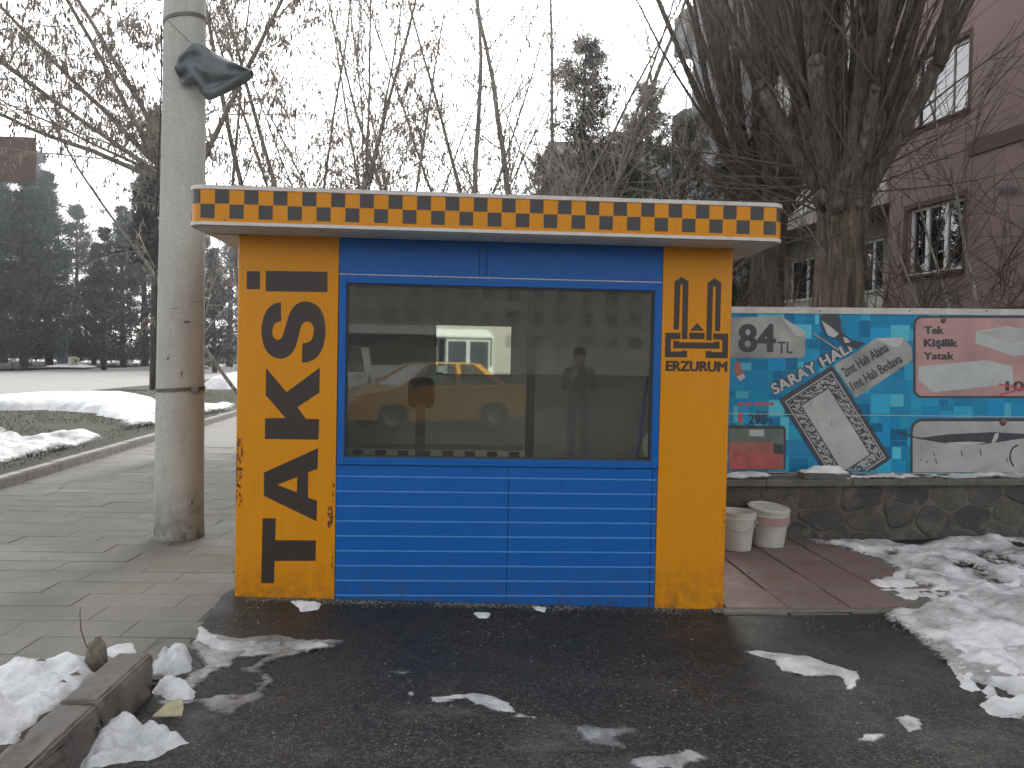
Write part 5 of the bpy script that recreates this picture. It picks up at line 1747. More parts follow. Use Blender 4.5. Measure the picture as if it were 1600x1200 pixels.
for i, (px, dep, s, k) in enumerate(far):
    s *= 1.1
    x, y = at_depth(px, dep)
    where = {0: 'first at the left frame edge', 1: 'nearest the left edge with visible trunk base', 2: 'beside the navy column', 3: 'right of the cream bin', 4: 'close left of the concrete pole', 5: 'tall one behind the nearest left trunk',
             6: 'tall one behind the cream bin', 7: 'behind the bin with a light gap below', 8: 'partly behind the concrete pole', 9: 'hidden mostly by the pole', 10: 'just right of the pole above the snow',
             11: 'low one between pole and kiosk', 12: 'tallest between pole and kiosk', 13: 'at the left kiosk edge', 14: 'cut by the left frame edge', 15: 'tallest far back on the left', 16: 'behind the kiosk left panel'}[i]
    put_pine(farP[k], 'dark pine across the road, ' + where, x, y, s, i * 1.9, G3, zoff=.1)
# dark trunk at the road edge beside the pole
x, y = at_depth(243, 31)
put_pine(pine_proto('needle_far', 11, 83, 15, 6, 11, .45, 7, .14, .2, .03, crown0=.45), 'slim dark roadside tree whose trunk stands left against the pole', x, y, 1.0, .5, 'roadside trees on the near verge', zoff=.1)

# ================================================================ HOUSES
HO = np.array([8.89, 8.87, 0.0]); HD = np.array([-.175, .985, 0]); HV = np.array([-.985, -.175, 0])


def hp(u, v, z): return tuple(HO + HD * u + HV * v + np.array([0, 0, z]))


def hu(px, py, v):
    """photo pixel -> (u, z) on the house plane at offset v"""
    p = at(px, py, HV, float(HV @ (HO + HV * v)))
    return float((p - HO) @ HD), float(p[2])


def wall_holes(name, mat, parent, u0, u1, z0, z1, holes, v, th, P=hp):
    us = sorted({u0, u1} | {h[0] for h in holes} | {h[1] for h in holes})
    zs = sorted({z0, z1} | {h[2] for h in holes} | {h[3] for h in holes})
    m = MB()
    for i in range(len(us) - 1):
        for j in range(len(zs) - 1):
            cu, cz = (us[i] + us[i + 1]) / 2, (zs[j] + zs[j + 1]) / 2
            if any(h[0] < cu < h[1] and h[2] < cz < h[3] for h in holes): continue
            a, b, c, d = us[i], us[i + 1], zs[j], zs[j + 1]
            m.raw([P(a, v, c), P(b, v, c), P(b, v, d), P(a, v, d)], [(0, 1, 2, 3)])
            m.raw([P(a, v - th, c), P(b, v - th, c), P(b, v - th, d), P(a, v - th, d)], [(3, 2, 1, 0)])
    for (a, b, c, d) in holes + [(u0, u1, z0, z1)]:
        m.raw([P(a, v, c), P(b, v, c), P(b, v, d), P(a, v, d), P(a, v - th, c), P(b, v - th, c), P(b, v - th, d), P(a, v - th, d)],
              [(0, 1, 5, 4), (1, 2, 6, 5), (2, 3, 7, 6), (3, 0, 4, 7)])
    return m.build(name, mat, parent)


def pbox(m, u0, u1, v0, v1, z0, z1, P=hp):
    v = [P(u, vv, z) for u in (u0, u1) for vv in (v0, v1) for z in (z0, z1)]
    return m.raw(v, [(0, 1, 3, 2), (4, 6, 7, 5), (0, 4, 5, 1), (2, 3, 7, 6), (0, 2, 6, 4), (1, 5, 7, 3)])


def window(parent, h, v, mull=(.5,), curtain=True, fmat='pvc', P=hp, gl='house_glass', sill=True):
    a, b, c, d = h
    f = .055
    m = MB()
    pbox(m, a, a + f, v - .16, v - .09, c, d, P); pbox(m, b - f, b, v - .16, v - .09, c, d, P)
    pbox(m, a + f, b - f, v - .159, v - .091, c, c + f, P); pbox(m, a + f, b - f, v - .159, v - .091, d - f, d, P)
    for t in mull:
        x = a + (b - a) * t
        pbox(m, x - f * .7, x + f * .7, v - .158, v - .088, c + f, d - f, P)
    w_ = m.build('window', MATS[fmat], parent, recalc=True)
    pbox(MB(), a + f * .5, b - f * .5, v - .13, v - .122, c + f * .5, d - f * .5, P).build('pane', MATS[gl], w_, recalc=True)
    if curtain:
        n = 24
        us = np.linspace(a + .02, b - .02, n)
        V = [P(u, v - .30 + .03 * math.sin(i * 1.9), z) for i, u in enumerate(us) for z in (c + .02, d - .01)]
        MB().raw(V, [(2 * i, 2 * i + 2, 2 * i + 3, 2 * i + 1) for i in range(n - 1) if abs(i - n * .62) > 3]).build('curtain', MATS['curtain'], w_)
    pbox(MB(), a - .02, b + .02, v - .9, v - .85, c - .2, d + .2, P).build('room_back', MATS['room'], w_, recalc=True)
    if sill:
        pbox(MB(), a - .06, b + .06, v - .09, v + .05, c - .05, c - .004, P).build('sill', MATS['brown_trim'], w_, recalc=True)
    return w_


house = thing('apartment_house', 'dusky pink apartment house with white windows behind the willows', 'building', hp(2, -3, 0))
HT = 15.0
wins = [(0.0, 1.41, 3.41 + 2.88 * k, 4.72 + 2.88 * k) for k in range(-1, 4)]
w1 = wall_holes('wall', MATS['pink'], house, -.6, 1.95, -.2, HT, wins, 0, .25)
for h in wins:
    window(house, h, 0, (.36, .70), h[2] < 4)
    m = MB()
    a, b, c, d = h
    pbox(m, a - .10, a - .003, 0.001, .022, c - .10, d + .10); pbox(m, b + .003, b + .10, 0.001, .022, c - .10, d + .10)
    pbox(m, a - .003, b + .003, 0.001, .021, d + .003, d + .10); pbox(m, a - .003, b + .003, 0.001, .021, c - .12, c - .052)
    m.build('window_surround', MATS['brown_trim'], house, recalc=True)
pbox(MB(), -9, -.6, -.3, .5, -.2, HT).build('projecting_wall', MATS['pink'], house, recalc=True)
m = MB()
for k in range(6): pbox(m, -9, -.58, .5005, .53, 2.35 + 2.88 * k, 2.6 + 2.88 * k)
m.build('string_course', MATS['brown_trim'], house, recalc=True)
pv = float(HV @ (HO + HV * .535))
q = [at(*c, HV, pv) for c in ((1556, 306), (1590, 306), (1590, 291), (1556, 291))]
text_on('lettering', 'WM', [(0, 0), (1, 0), (1, 1), (0, 1)], MATS['grey_render'], house, lambda a, b, th: tuple((1 - a) * (1 - b) * q[0] + a * (1 - b) * q[1] + a * b * q[2] + (1 - a) * b * q[3]), .02)
# recessed loggia
r1, rz = hu(1341, 440, -1.0); r2, rzz = hu(1379, 440, -1.0)
lo, hi = sorted((r1, r2))
lw = [(lo, hi, 3.0 + 2.88 * k, 4.55 + 2.88 * k) for k in range(0, 4)]
l1, _ = hu(1232, 440, -1.0); l2, _ = hu(1285, 440, -1.0); a_, b_ = sorted((l1, l2))
lw2 = [(a_, b_, 2.75 + 2.88 * k, 4.45 + 2.88 * k) for k in range(0, 4)]
UE = max(hi, b_) + .6
wall_holes('loggia_wall', MATS['beige'], house, 1.7, UE, -.2, HT, lw + lw2, -1.0, .2)
for h in lw: window(house, h, -1.0, (.0,) if False else (.5,), False)
for h in lw2: window(house, h, -1.0, (.5,), True)
for k in range(0, 5):
    zf = 2.25 + 2.88 * k
    pbox(MB(), 1.96, UE, -.98, .06, zf - .16, zf).build('balcony_slab', MATS['beige'], house, recalc=True)
    if k < 4:
        par = pbox(MB(), 1.97, UE, -.08, .04, zf + .002, zf + .92).build('parapet', MATS['beige'], house, recalc=True)
        pbox(MB(), 1.96, UE, -.10, .06, zf + .922, zf + .97).build('parapet_cap', MATS['white_slat'], par, recalc=True)
        n = int((UE - 2.0) / .24)
        for i in range(n):
            uu = 2.0 + i * .24
            pbox(MB(), uu, uu + .17, .041, .058, zf + .12, zf + .80).build('parapet_panel', MATS['white_slat'], par, recalc=True)
# far wing
U2 = hu(1070, 150, 1.26)[0] - .1
print('UE', UE, U2)
ww = [(UE + .7, UE + 1.9, 3.3 + 2.88 * k, 4.6 + 2.88 * k) for k in range(4)]
wall_holes('wing_wall', MATS['grey_render'], house, UE, U2, -.2, HT, ww, .1, .3)
for h in ww: window(house, h, .1, (.5,), True)
for k in range(0, 5):
    zf = 2.25 + 2.88 * k
    par = pbox(MB(), UE + 2.2, U2 + .1, .102, 1.25, zf - .18, zf).build('balcony_slab', MATS['grey_render'], house, recalc=True)
    m = MB()
    pbox(m, UE + 2.2, U2 + .1, 1.15, 1.26, zf + .002, zf + .95); pbox(m, UE + 2.2, UE + 2.3, .102, 1.149, zf + .002, zf + .95); pbox(m, U2, U2 + .1, .102, 1.149, zf + .002, zf + .95)
    m.build('parapet', MATS['slate'], house, recalc=True)
pbox(MB(), U2 - 1.6, U2 - .02, .103, 1.10, -.2, HT - .01).build('end_pier', MATS['grey_render'], house, recalc=True)
pbox(MB(), UE, UE + .2, -1.2, .09, -.2, HT).build('return_wall', MATS['grey_render'], house, recalc=True)
pbox(MB(), -9, U2, -10, -1.3, -.2, HT - .02).build('core', MATS['room'], house, recalc=True)
pbox(MB(), -9.3, U2 + .3, -10.3, 1.0, HT, HT + .3).build('roof', MATS['slate'], house, recalc=True)

# white garden fence before the house
gf = thing('garden_fence', 'white slatted garden fence glimpsed between kiosk and board', 'fence', hp(3, 1.6, 0))
for i in range(26):
    u = .2 + i * .28
    pbox(MB(), u, u + .07, 1.58, 1.61, .55, 2.35 + (.25 if i % 6 == 0 else 0)).build('slat', MATS['white_slat'], gf, recalc=True)
for z in (.9, 1.5, 2.1):
    pbox(MB(), .1, 7.6, 1.612, 1.64, z, z + .08).build('rail', MATS['white_slat'], gf, recalc=True)
pbox(MB(), .1, 7.6, 1.55, 1.66, -.1, .55).build('base', MATS['beige'], gf, recalc=True)

# far house with chimney
fx, fy = at_depth(985, 62)
fh = thing('far_house', 'far pale pink house with low roof and chimney above the pines', 'building', (fx, fy, 0))
FP = lambda u, v, z: (fx + u, fy - v, z)
zt = 1.55 + (571 - 232) / 1220 * 62
fw_ = [(u, u + 1.2, z, z + 1.4) for u in (-5.2, -2.9, 1.7, 4.0) for z in (zt - 2.6, zt - 5.6, zt - 8.6)]
wall_holes('wall', MATS['tower'], fh, -6.5, 6.5, 0, zt, fw_, 0, .3, FP)
for h in fw_: window(fh, h, 0, (.5,), False, P=FP, sill=False)
MB().box(fx - 6.5, fx + 6.5, fy + 1.3, fy + 9, 0, zt).build('core', MATS['tower'], fh)
rf = MB().raw([(fx - 7, fy - .5, zt + .002), (fx + 7, fy - .5, zt + .002), (fx + 7, fy + 9.5, zt + .002), (fx - 7, fy + 9.5, zt + .002), (fx - 3, fy + 4.5, zt + 1.3), (fx + 3, fy + 4.5, zt + 1.3)],
              [(0, 1, 5, 4), (1, 2, 5), (2, 3, 4, 5), (3, 0, 4), (3, 2, 1, 0)]).build('roof', MATS['slate'], fh)
MB().box(fx + .3, fx + .95, fy + 2, fy + 2.7, zt + .3, zt + 2.0).build('chimney', MATS['tower'], rf)
MB().box(fx + .2, fx + 1.05, fy + 1.9, fy + 2.8, zt + 2.05, zt + 2.2).build('chimney_cap', MATS['slate'], rf)

# ---- across the road
wx0, wy0 = at_depth(-160, 112); wx1, wy1 = at_depth(480, 150)
fwl = thing('boundary_wall', 'grey boundary wall with railings far behind the pines', 'wall', ((wx0 + wx1) / 2, (wy0 + wy1) / 2, 0))
ud = unit((wx1 - wx0, wy1 - wy0, 0)); un = np.array([ud[1], -ud[0], 0]); LW = math.hypot(wx1 - wx0, wy1 - wy0)
BP = lambda u, v, z: tuple(np.array([wx0, wy0, 0]) + ud * u + un * v + np.array([0, 0, z]))
pbox(MB(), 0, LW, 0, .4, 0, 2.7, BP).build('masonry', MATS['far_wall'], fwl, recalc=True)
pbox(MB(), 0, LW, -.1, .5, 2.702, 2.85, BP).build('coping', MATS['rail'], fwl, recalc=True)
for i in range(int(LW / 4)):
    pbox(MB(), i * 4, i * 4 + .35, .12, .3, 2.852, 4.2, BP).build('pier', MATS['far_wall'], fwl, recalc=True)
pbox(MB(), 0, LW, .18, .24, 4.0, 4.1, BP).build('rail', MATS['steel'], fwl, recalc=True)

x, y = at_depth(97, 70)
z = float(gz(x, y)) + .2
nc = thing('advertising_column', 'dark navy advertising column standing among the far pines', 'column', (x, y, z))
bevel(MB().box(x - .4, x + .4, y - .2, y + .2, z + .25, z + 2.7).build('panel', MATS['navy'], nc), .06)
MB().box(x - .3, x + .3, y - .15, y + .15, z - .1, z + .248).build('foot', MATS['steel'], nc)
x, y = at_depth(115, 68); z = float(gz(x, y)) + .2
cb_ = thing('waste_bin', 'cream street bin right of the navy column across the road', 'bin', (x, y, z))
MB().lathe([(.36, 0), (.38, .1), (.41, .70), (.43, .71), (.43, .77), (.40, .78)], 16, (x, y, z)).build('body', MATS['bin'], cb_, smooth=False)
MB().lathe([(.41, .785), (.37, .83), (.1, .88)], 16, (x, y, z)).build('lid', MATS['bin'], cb_)
# brown road sign at the left edge
x, y = at_depth(14, 26)
z = float(gz(x, y)) + .1
sg = thing('road_sign', 'brown rectangular road sign high at the left frame edge', 'sign', (x, y, z))
a0 = at(-40, 282, (0, 1, 0), y); a1 = at(57, 215, (0, 1, 0), y)
MB().box(a0[0], a1[0], y - .03, y, a0[2], a1[2]).build('panel', MATS['sign_brown'], sg)
MB().tube([(a0[0] + .4, y + .05, z - .2), (a0[0] + .4, y + .05, a1[2])], .05, 8).build('post', MATS['steel'], sg)

# ================================================================ CONCRETE POLE
pz = .10
PX, PY = -2.335, 1.62
pole = thing('utility_pole', 'thick tapering concrete utility pole standing left of the kiosk', 'pole', (PX, PY, pz))
prof = [(.200, -.05), (.198, 0.0), (.195, .10), (.193, .14)] + [(.193 - .0088 * h, h) for h in np.linspace(.3, 9, 24)]
m = MB().lathe(prof, 40, (PX, PY, pz))
V = m.v[0]
dx = fbm(V[:, 2] * 1.5 + 4, np.arctan2(V[:, 1] - PY, V[:, 0] - PX) * 1.2 + 9, 3) - .5
V[:, 0] += (V[:, 0] - PX) * dx * .05; V[:, 1] += (V[:, 1] - PY) * dx * .05
V[:, 0] += (V[:, 2] - pz) * .004
m.build('shaft', MATS['pole'], pole, smooth=True)
def prad(z): return .193 - .0088 * (z - pz) + .004
zb = at(282, 608, (0, 1, 0), PY)[2]
for z, tl_ in ((zb, .004), (at(282, 27, (0, 1, 0), PY - .1)[2], .0)):
    pts = [(PX + (z - pz) * .004 + prad(z) * math.cos(a), PY + prad(z) * math.sin(a), z + .012 * math.cos(a) * (1 if tl_ else 3)) for a in np.linspace(0, 2 * math.pi, 41)]
    mb = MB()
    vv = [(p[0], p[1], p[2] - .014) for p in pts] + [((p[0] - PX) * 1.02 + PX, (p[1] - PY) * 1.02 + PY, p[2] - .014) for p in pts] + [((p[0] - PX) * 1.02 + PX, (p[1] - PY) * 1.02 + PY, p[2] + .014) for p in pts] + [(p[0], p[1], p[2] + .014) for p in pts]
    n = len(pts)
    mb.raw(vv, [(r_ * n + i, r_ * n + i + 1, (r_ + 1) * n + i + 1, (r_ + 1) * n + i) for r_ in range(3) for i in range(n - 1)]).build('steel_band', MATS['rust_band'], pole, smooth=False, recalc=True)
x0_ = PX + (zb - pz) * .004 + prad(zb) * math.cos(R(-35))
MB().box(x0_ - .02, x0_ + .03, PY + prad(zb) * math.sin(R(-35)) - .03, PY + prad(zb) * math.sin(R(-35)) + .01, zb - .02, zb + .025).build('band_buckle', MATS['rust_band'], pole)
# wire dangling along the pole's left edge
zc_ = at(282, 27, (0, 1, 0), PY)[2]
wz_ = np.linspace(zc_ - .1, 1.55, 14)
MB().tube([(PX + (z - pz) * .004 - prad(z) - .012 - .01 * math.sin(z * 3), PY - .03, z) for z in wz_], .006, 5).build('cable', MATS['black_plastic'], pole)

for px, py, w_, h_, mt in ((281, 421, .030, .012, 'print_white'), (277, 452, .020, .018, 'print_white'), (290, 503, .045, .022, 'print_green'), (282, 634, .035, .010, 'print_white'), (252, 510, .022, .010, 'print_white'), (300, 470, .10, .004, 'rust_band'), (272, 482, .07, .004, 'rust_band'), (283, 584, .012, .05, 'rust_band'), (296, 787, .016, .05, 'rust_band'), (262, 560, .02, .02, 'rust_band')):
    q0 = at(px, py, (0, 1, 0), PY - prad(1.5))
    zz = q0[2]; rr_ = prad(zz) - .0015
    cx0 = PX + (zz - pz) * .004
    aa = math.asin(max(-.97, min(.97, (q0[0] - cx0) / rr_)))
    vs = []
    n = 5
    for i in range(n):
        a = aa + (i / (n - 1) - .5) * w_ / rr_
        for s_ in (-1, 1):
            vs.append((cx0 + rr_ * math.sin(a), PY - rr_ * math.cos(a), zz + s_ * h_ * .5 * (1 + rnd.uniform(-.5, .3)) + (i - 2) * .002))
    MB().raw(vs, [(2 * i, 2 * i + 2, 2 * i + 3, 2 * i + 1) for i in range(n - 1)]).build('paper_scrap' if mt[0] == 'p' else 'scuff', MATS[mt], pole)

# torn plastic sheet caught on the pole, streaming to the right
Q = lambda px, py: np.array(at(px, py, (0, 1, 0), PY - prad(3.6) - .03))
rim_t = [Q(*p) for p in ((276, 90), (284, 78), (300, 66), (313, 67), (330, 78), (352, 89), (375, 100), (396, 114))]
rim_b = [Q(*p) for p in ((280, 128), (288, 136), (298, 131), (306, 128), (318, 160), (340, 152), (368, 137), (396, 115))]
V = []
nr = 9
for i in range(8):
    for j in range(nr):
        t_ = j / (nr - 1)
        p = rim_t[i] * (1 - t_) + rim_b[i] * t_
        p = p + np.array([0, .035 * math.sin(i * 1.7 + j * 1.1) + .03 * math.sin(j * 2.3 + i * .4) - .04 * math.sin(math.pi * t_), .006 * math.sin(i * 3 + j * 2)])
        V.append(p)
Fs = [(i * nr + j, (i + 1) * nr + j, (i + 1) * nr + j + 1, i * nr + j + 1) for i in range(7) for j in range(nr - 1)]
sh_ = MB().raw(V, Fs).build('plastic_sheet', MATS['plastic'], None, smooth=True)
ss = sh_.modifiers.new('smooth', 'SUBSURF'); ss.levels = 2; ss.render_levels = 2
tx_ = bpy.data.textures.new('crumple', 'CLOUDS'); tx_.noise_scale = .06; tx_.noise_depth = 3
ds = sh_.modifiers.new('crumple', 'DISPLACE'); ds.texture = tx_; ds.strength = .016; ds.texture_coords = 'GLOBAL'
so = sh_.modifiers.new('solid', 'SOLIDIFY'); so.thickness = .0015
tag(sh_, 'torn grey plastic sheet snagged on the concrete pole', 'plastic sheet')
tie = MB().tube([tuple(Q(262, 32)), tuple(Q(280, 50) + (0, -.01, 0)), tuple(Q(298, 67))], .003, 5).build('string', MATS['wire'], sh_)

# ================================================================ SMALL THINGS ON THE GROUND
c = gp(262, 1120, .075)
zc2 = float(asphalt(c[0], c[1]))
vv = [(gp(*p, zc2)[0], gp(*p, zc2)[1]) for p in ((238, 1132), (284, 1131), (287, 1118), (284, 1106), (262, 1112), (250, 1122))]
cbd = MB().prism([(x, y, zc2 + .03 + .05 * (y - vv[0][1])) for x, y in vv], (0, 0, .004)).build('cardboard_scrap', MATS['cardboard'], None, recalc=True)
tag(cbd, 'flattened yellowish cardboard scrap between the snow heaps', 'cardboard')
p = gp(152, 1035, .2)
st = thing('tree_stub', 'weathered stub with a bent twig poking out of the planter snow', 'stub', (p[0], p[1], .12))
m = MB().lathe([(.055, -.04), (.05, .05), (.042, .09), (.03, .125), (.008, .15)], 9, (p[0], p[1], .16))
m.v[0] = m.v[0] + nrs.uniform(-.009, .009, m.v[0].shape)
m.build('stump', MATS['wood_stub'], st)
a_ = np.array([p[0] - .02, p[1], .22])
MB().tube([a_, a_ + (-.03, .0, .06), a_ + (-.055, .01, .12), a_ + (-.06, .01, .19), a_ + (-.057, .01, .22)], [.004, .003, .003, .002, .0015], 5).build('twig', MATS['shoot'], st)
for i, (px, py, l) in enumerate(((118, 1062, .05), (98, 1075, .04), (64, 1040, .05), (95, 745, .05), (140, 1165, .03))):
    q_ = gp(px, py, .23)
    z_ = .245 if py > 1000 and px < 130 else (.10 if py < 800 else .09)
    lf = MB().raw([(q_[0] - l / 2, q_[1], z_ + .006), (q_[0], q_[1] - l * .2, z_ + .012), (q_[0] + l / 2, q_[1], z_ + .004), (q_[0], q_[1] + l * .2, z_ + .016)], [(0, 1, 2, 3)]).build('fallen_leaf', MATS['wood_stub'], None)
    tag(lf, ('brown fallen leaf on the planter snow near the kerb', 'brown fallen leaf on the planter snow, lower one', 'brown fallen leaf on the planter snow, upper left one', 'brown leaf lying alone on the pavement at left', 'pale leaf fragment below the planter kerb')[i], 'leaf', 'fallen leaves')

# ================================================================ WHAT THE WINDOW MIRRORS: the street behind the camera
def wheel(parent, x, y, z, r, w_, M_):
    m = MB()
    for (prof, nm, mt) in (([(r * .62, -w_ / 2), (r * .95, -w_ / 2), (r, -w_ * .35), (r, w_ * .35), (r * .95, w_ / 2), (r * .62, w_ / 2)], 'wheel', 'tyre'),):
        m = MB().lathe(prof, 24, cap=False)
        V = m.v[0]; m.v[0] = np.stack([V[:, 0] + x, V[:, 2] + y, V[:, 1] + z], -1)
        wo_ = m.build(nm, MATS[mt], parent)
    m = MB().lathe([(r * .62, -w_ * .4), (r * .55, -w_ * .42), (r * .2, -w_ * .3), (.01, -w_ * .32)], 14, cap=False)
    m.raw(*[(np.array([(q[0], q[1], -q[2]) for q in m.v[0]])), [tuple(reversed(f)) for f in m.f]])
    m.v = [np.stack([V[:, 0] + x, V[:, 2] + y, V[:, 1] + z], -1) for V in m.v]
    m.build('rim', MATS['alloy'], wo_)


def car(name, label, cat, loc, rot, prof, green, W, paint, wheels, zbelt):
    """prof: side outline of the lower body (x forward negative), green: (x, z) of greenhouse base front/rear and roof front/rear"""
    t = thing(name, label, cat, loc)
    # lower body: outline lofted across five widths for a soft shoulder
    n = len(prof); V = []
    for (yy, sx, dz) in ((-W / 2, .96, -.03), (-W / 2 + .05, .99, 0), (0, 1.0, .02), (W / 2 - .05, .99, 0), (W / 2, .96, -.03)):
        for (x, z) in prof:
            V.append((x * sx, yy, z + (dz if z > .5 else 0)))
    F_ = [(r_ * n + i, r_ * n + (i + 1) % n, (r_ + 1) * n + (i + 1) % n, (r_ + 1) * n + i) for r_ in range(4) for i in range(n)] + [list(range(n)), list(range(4 * n, 5 * n))[::-1]]
    bd = MB().raw(V, F_).build('body', MATS[paint], t, recalc=True)
    bd.location = (0, 0, 0)
    xa, xb, xc, xd, zr = green                  # base front, roof front, roof rear, base rear, roof height
    yi, yo = W / 2 - .20, W / 2 - .06
    rf_ = MB().raw([(xb, -yi, zr - .03), (xc, -yi, zr - .03), (xc, yi, zr - .03), (xb, yi, zr - .03), (xb + .1, -yi + .1, zr), (xc - .1, -yi + .1, zr), (xc - .1, yi - .1, zr), (xb + .1, yi - .1, zr)],
                   [(0, 1, 5, 4), (1, 2, 6, 5), (2, 3, 7, 6), (3, 0, 4, 7), (4, 5, 6, 7), (3, 2, 1, 0)]).build('roof', MATS[paint], t, recalc=True)
    rf_.location = (0, 0, 0)
    xm = (xb + xc) / 2 + .05
    for s in (-1, 1):
        for (p0, p1, wd) in (((xa, zbelt), (xb, zr - .02), .045), ((xm, zbelt), (xm - .03, zr - .02), .05), ((xd, zbelt), (xc, zr - .02), .10)):
            o = MB().raw([(p0[0] - wd, s * yo, p0[1]), (p0[0] + wd, s * yo, p0[1]), (p1[0] + wd, s * yi, p1[1]), (p1[0] - wd, s * yi, p1[1]),
                          (p0[0] - wd, s * (yo - .05), p0[1]), (p0[0] + wd, s * (yo - .05), p0[1]), (p1[0] + wd, s * (yi - .05), p1[1]), (p1[0] - wd, s * (yi - .05), p1[1])],
                         [(0, 1, 2, 3), (7, 6, 5, 4), (0, 4, 5, 1), (1, 5, 6, 2), (2, 6, 7, 3), (3, 7, 4, 0)]).build('pillar', MATS[paint if wd > .06 or True else 'alloy'], t, recalc=True)
            o.location = (0, 0, 0)
        for (p0, p1, p2, p3) in ((xa + .05, xm - .05, xm - .08, xb + .05), (xm + .05, xd - .12, xc - .12, xm + .02)):
            o = MB().raw([(p0, s * (yo - .02), zbelt), (p1, s * (yo - .02), zbelt), (p2, s * (yi - .02), zr - .05), (p3, s * (yi - .02), zr - .05)], [(0, 1, 2, 3)]).build('side_pane', MATS['car_glass'], t)
            o.location = (0, 0, 0)
        for hx in (xm - .25, xd - .3):
            o = MB().box(hx - .08, hx + .08, s * (W / 2 + .0) - .015, s * (W / 2) + .015, zbelt - .12, zbelt - .085).build('door_handle', MATS['black_plastic'], t); o.location = (0, 0, 0)
        o = MB().box(xa + .1, xa + .28, s * (W / 2 + .09) - .07, s * (W / 2 + .09) + .07, zbelt + .0, zbelt + .13).build('side_mirror', MATS['black_plastic'], t); o.location = (0, 0, 0)
        xf = min(p[0] for p in prof); xr = max(p[0] for p in prof)
        o = MB().box(xf + .01, xf + .3, s * (W / 2 - .25) - .17, s * (W / 2 - .25) + .19, .62, .76).build('headlight', MATS['lamp_clear'], t); o.location = (0, 0, 0)
        o = MB().box(xr - .25, xr - .01, s * (W / 2 - .2) - .12, s * (W / 2 - .2) + .165, .68, .90).build('tail_light', MATS['lamp_red'], t); o.location = (0, 0, 0)
    for (p0, p1, nm) in (((xa, zbelt), (xb, zr - .04), 'windscreen'), ((xd, zbelt), (xc, zr - .04), 'rear_window')):
        o = MB().raw([(p0[0], -yo, p0[1]), (p0[0], yo, p0[1]), (p1[0], yi, p1[1]), (p1[0], -yi, p1[1])], [(0, 1, 2, 3)]).build(nm, MATS['car_glass'], t); o.location = (0, 0, 0)
    for (wx, r) in wheels:
        for s in (-1, 1):
            k0 = len(t.children)
            wheel(t, wx, s * (W / 2 - .10), r, r, .19, None)
    for o in t.children_recursive: o.location = (0, 0, 0)
    o = MB().box(min(p[0] for p in prof) + .3, max(p[0] for p in prof) - .3, -W / 2 + .1, W / 2 - .1, .3, .62).build('cabin_floor', MATS['black_plastic'], t); o.location = (0, 0, 0)
    t.rotation_euler = (0, 0, rot)
    return t


sedan = [(-2.08, .28), (-2.12, .45), (-2.08, .66), (-1.95, .78), (-1.2, .92), (-1.0, .95), (1.0, .98), (1.55, .99), (2.02, .97), (2.08, .85), (2.10, .5), (2.06, .28), (1.62, .26), (1.58, .45), (1.42, .60), (1.2, .63), (.98, .60), (.85, .45), (.82, .24),
         (-.85, .24), (-.88, .45), (-1.02, .60), (-1.24, .63), (-1.46, .60), (-1.58, .45), (-1.62, .26)]
zt_ = float(asphalt(-.5, -12))
car('taxi_car', 'yellow taxi saloon mirrored in the kiosk window', 'car', (-.86, -12.5, zt_), R(-28), sedan, (-.95, -.25, .85, 1.45, 1.46), 1.70, 'taxi', ((-1.24, .30), (1.20, .30)), .96)
van_p = [(-2.3, .3), (-2.35, .6), (-2.3, .95), (-1.7, 1.05), (-1.5, 1.1), (2.25, 1.12), (2.3, .6), (2.28, .3), (1.75, .26), (1.7, .5), (1.4, .66), (1.1, .5), (1.05, .26), (-1.05, .26), (-1.1, .5), (-1.4, .66), (-1.7, .5), (-1.75, .26)]
car('parked_van', 'pale van mirrored at the left of the kiosk window', 'van', (-5.2, -18.5, float(asphalt(-5, -18))), R(-6), van_p, (-1.6, -.9, 2.1, 2.25, 1.85), 1.78, 'white_paint', ((-1.4, .32), (1.4, .32)), 1.1)

# bus
by0 = -29.0
bus = thing('city_bus', 'white city bus with dark windows mirrored behind the taxi', 'bus', (-4.0, by0, float(asphalt(-4, by0))))
bz = bus.location.z
L0, L1_ = -10.4, 1.15
o = MB().prism([(L0, by0, bz + .35), (L1_ - .1, by0, bz + .35), (L1_, by0, bz + .8), (L1_, by0, bz + 2.7), (L1_ - .3, by0, bz + 3.0), (L0 + .2, by0, bz + 3.0), (L0, by0, bz + 2.8)], (0, -2.5, 0)).build('body', MATS['white_paint'], bus, recalc=True)
MB().box(L0 + .05, L1_ - .06, by0 + .002, by0 + .02, bz + 1.28, bz + 2.62).build('window_band', MATS['navy'], bus)
for x in (-9.0, -6.9, -4.8, -2.6):
    MB().box(x, x + 1.9, by0 + .022, by0 + .03, bz + 1.36, bz + 2.5).build('side_pane', MATS['car_glass'], bus)
for x in (-1.05, -.02):
    d_ = MB().box(x, x + 1.0, by0 + .021, by0 + .05, bz + .45, bz + 2.5).build('door', MATS['pvc'], bus)
    MB().box(x + .06, x + .94, by0 + .052, by0 + .06, bz + .6, bz + 2.44).build('pane', MATS['navy'], d_)
for x in (-8.2, -2.3):
    wheel(bus, x, by0 - .12, bz + .48, .48, .3, None)

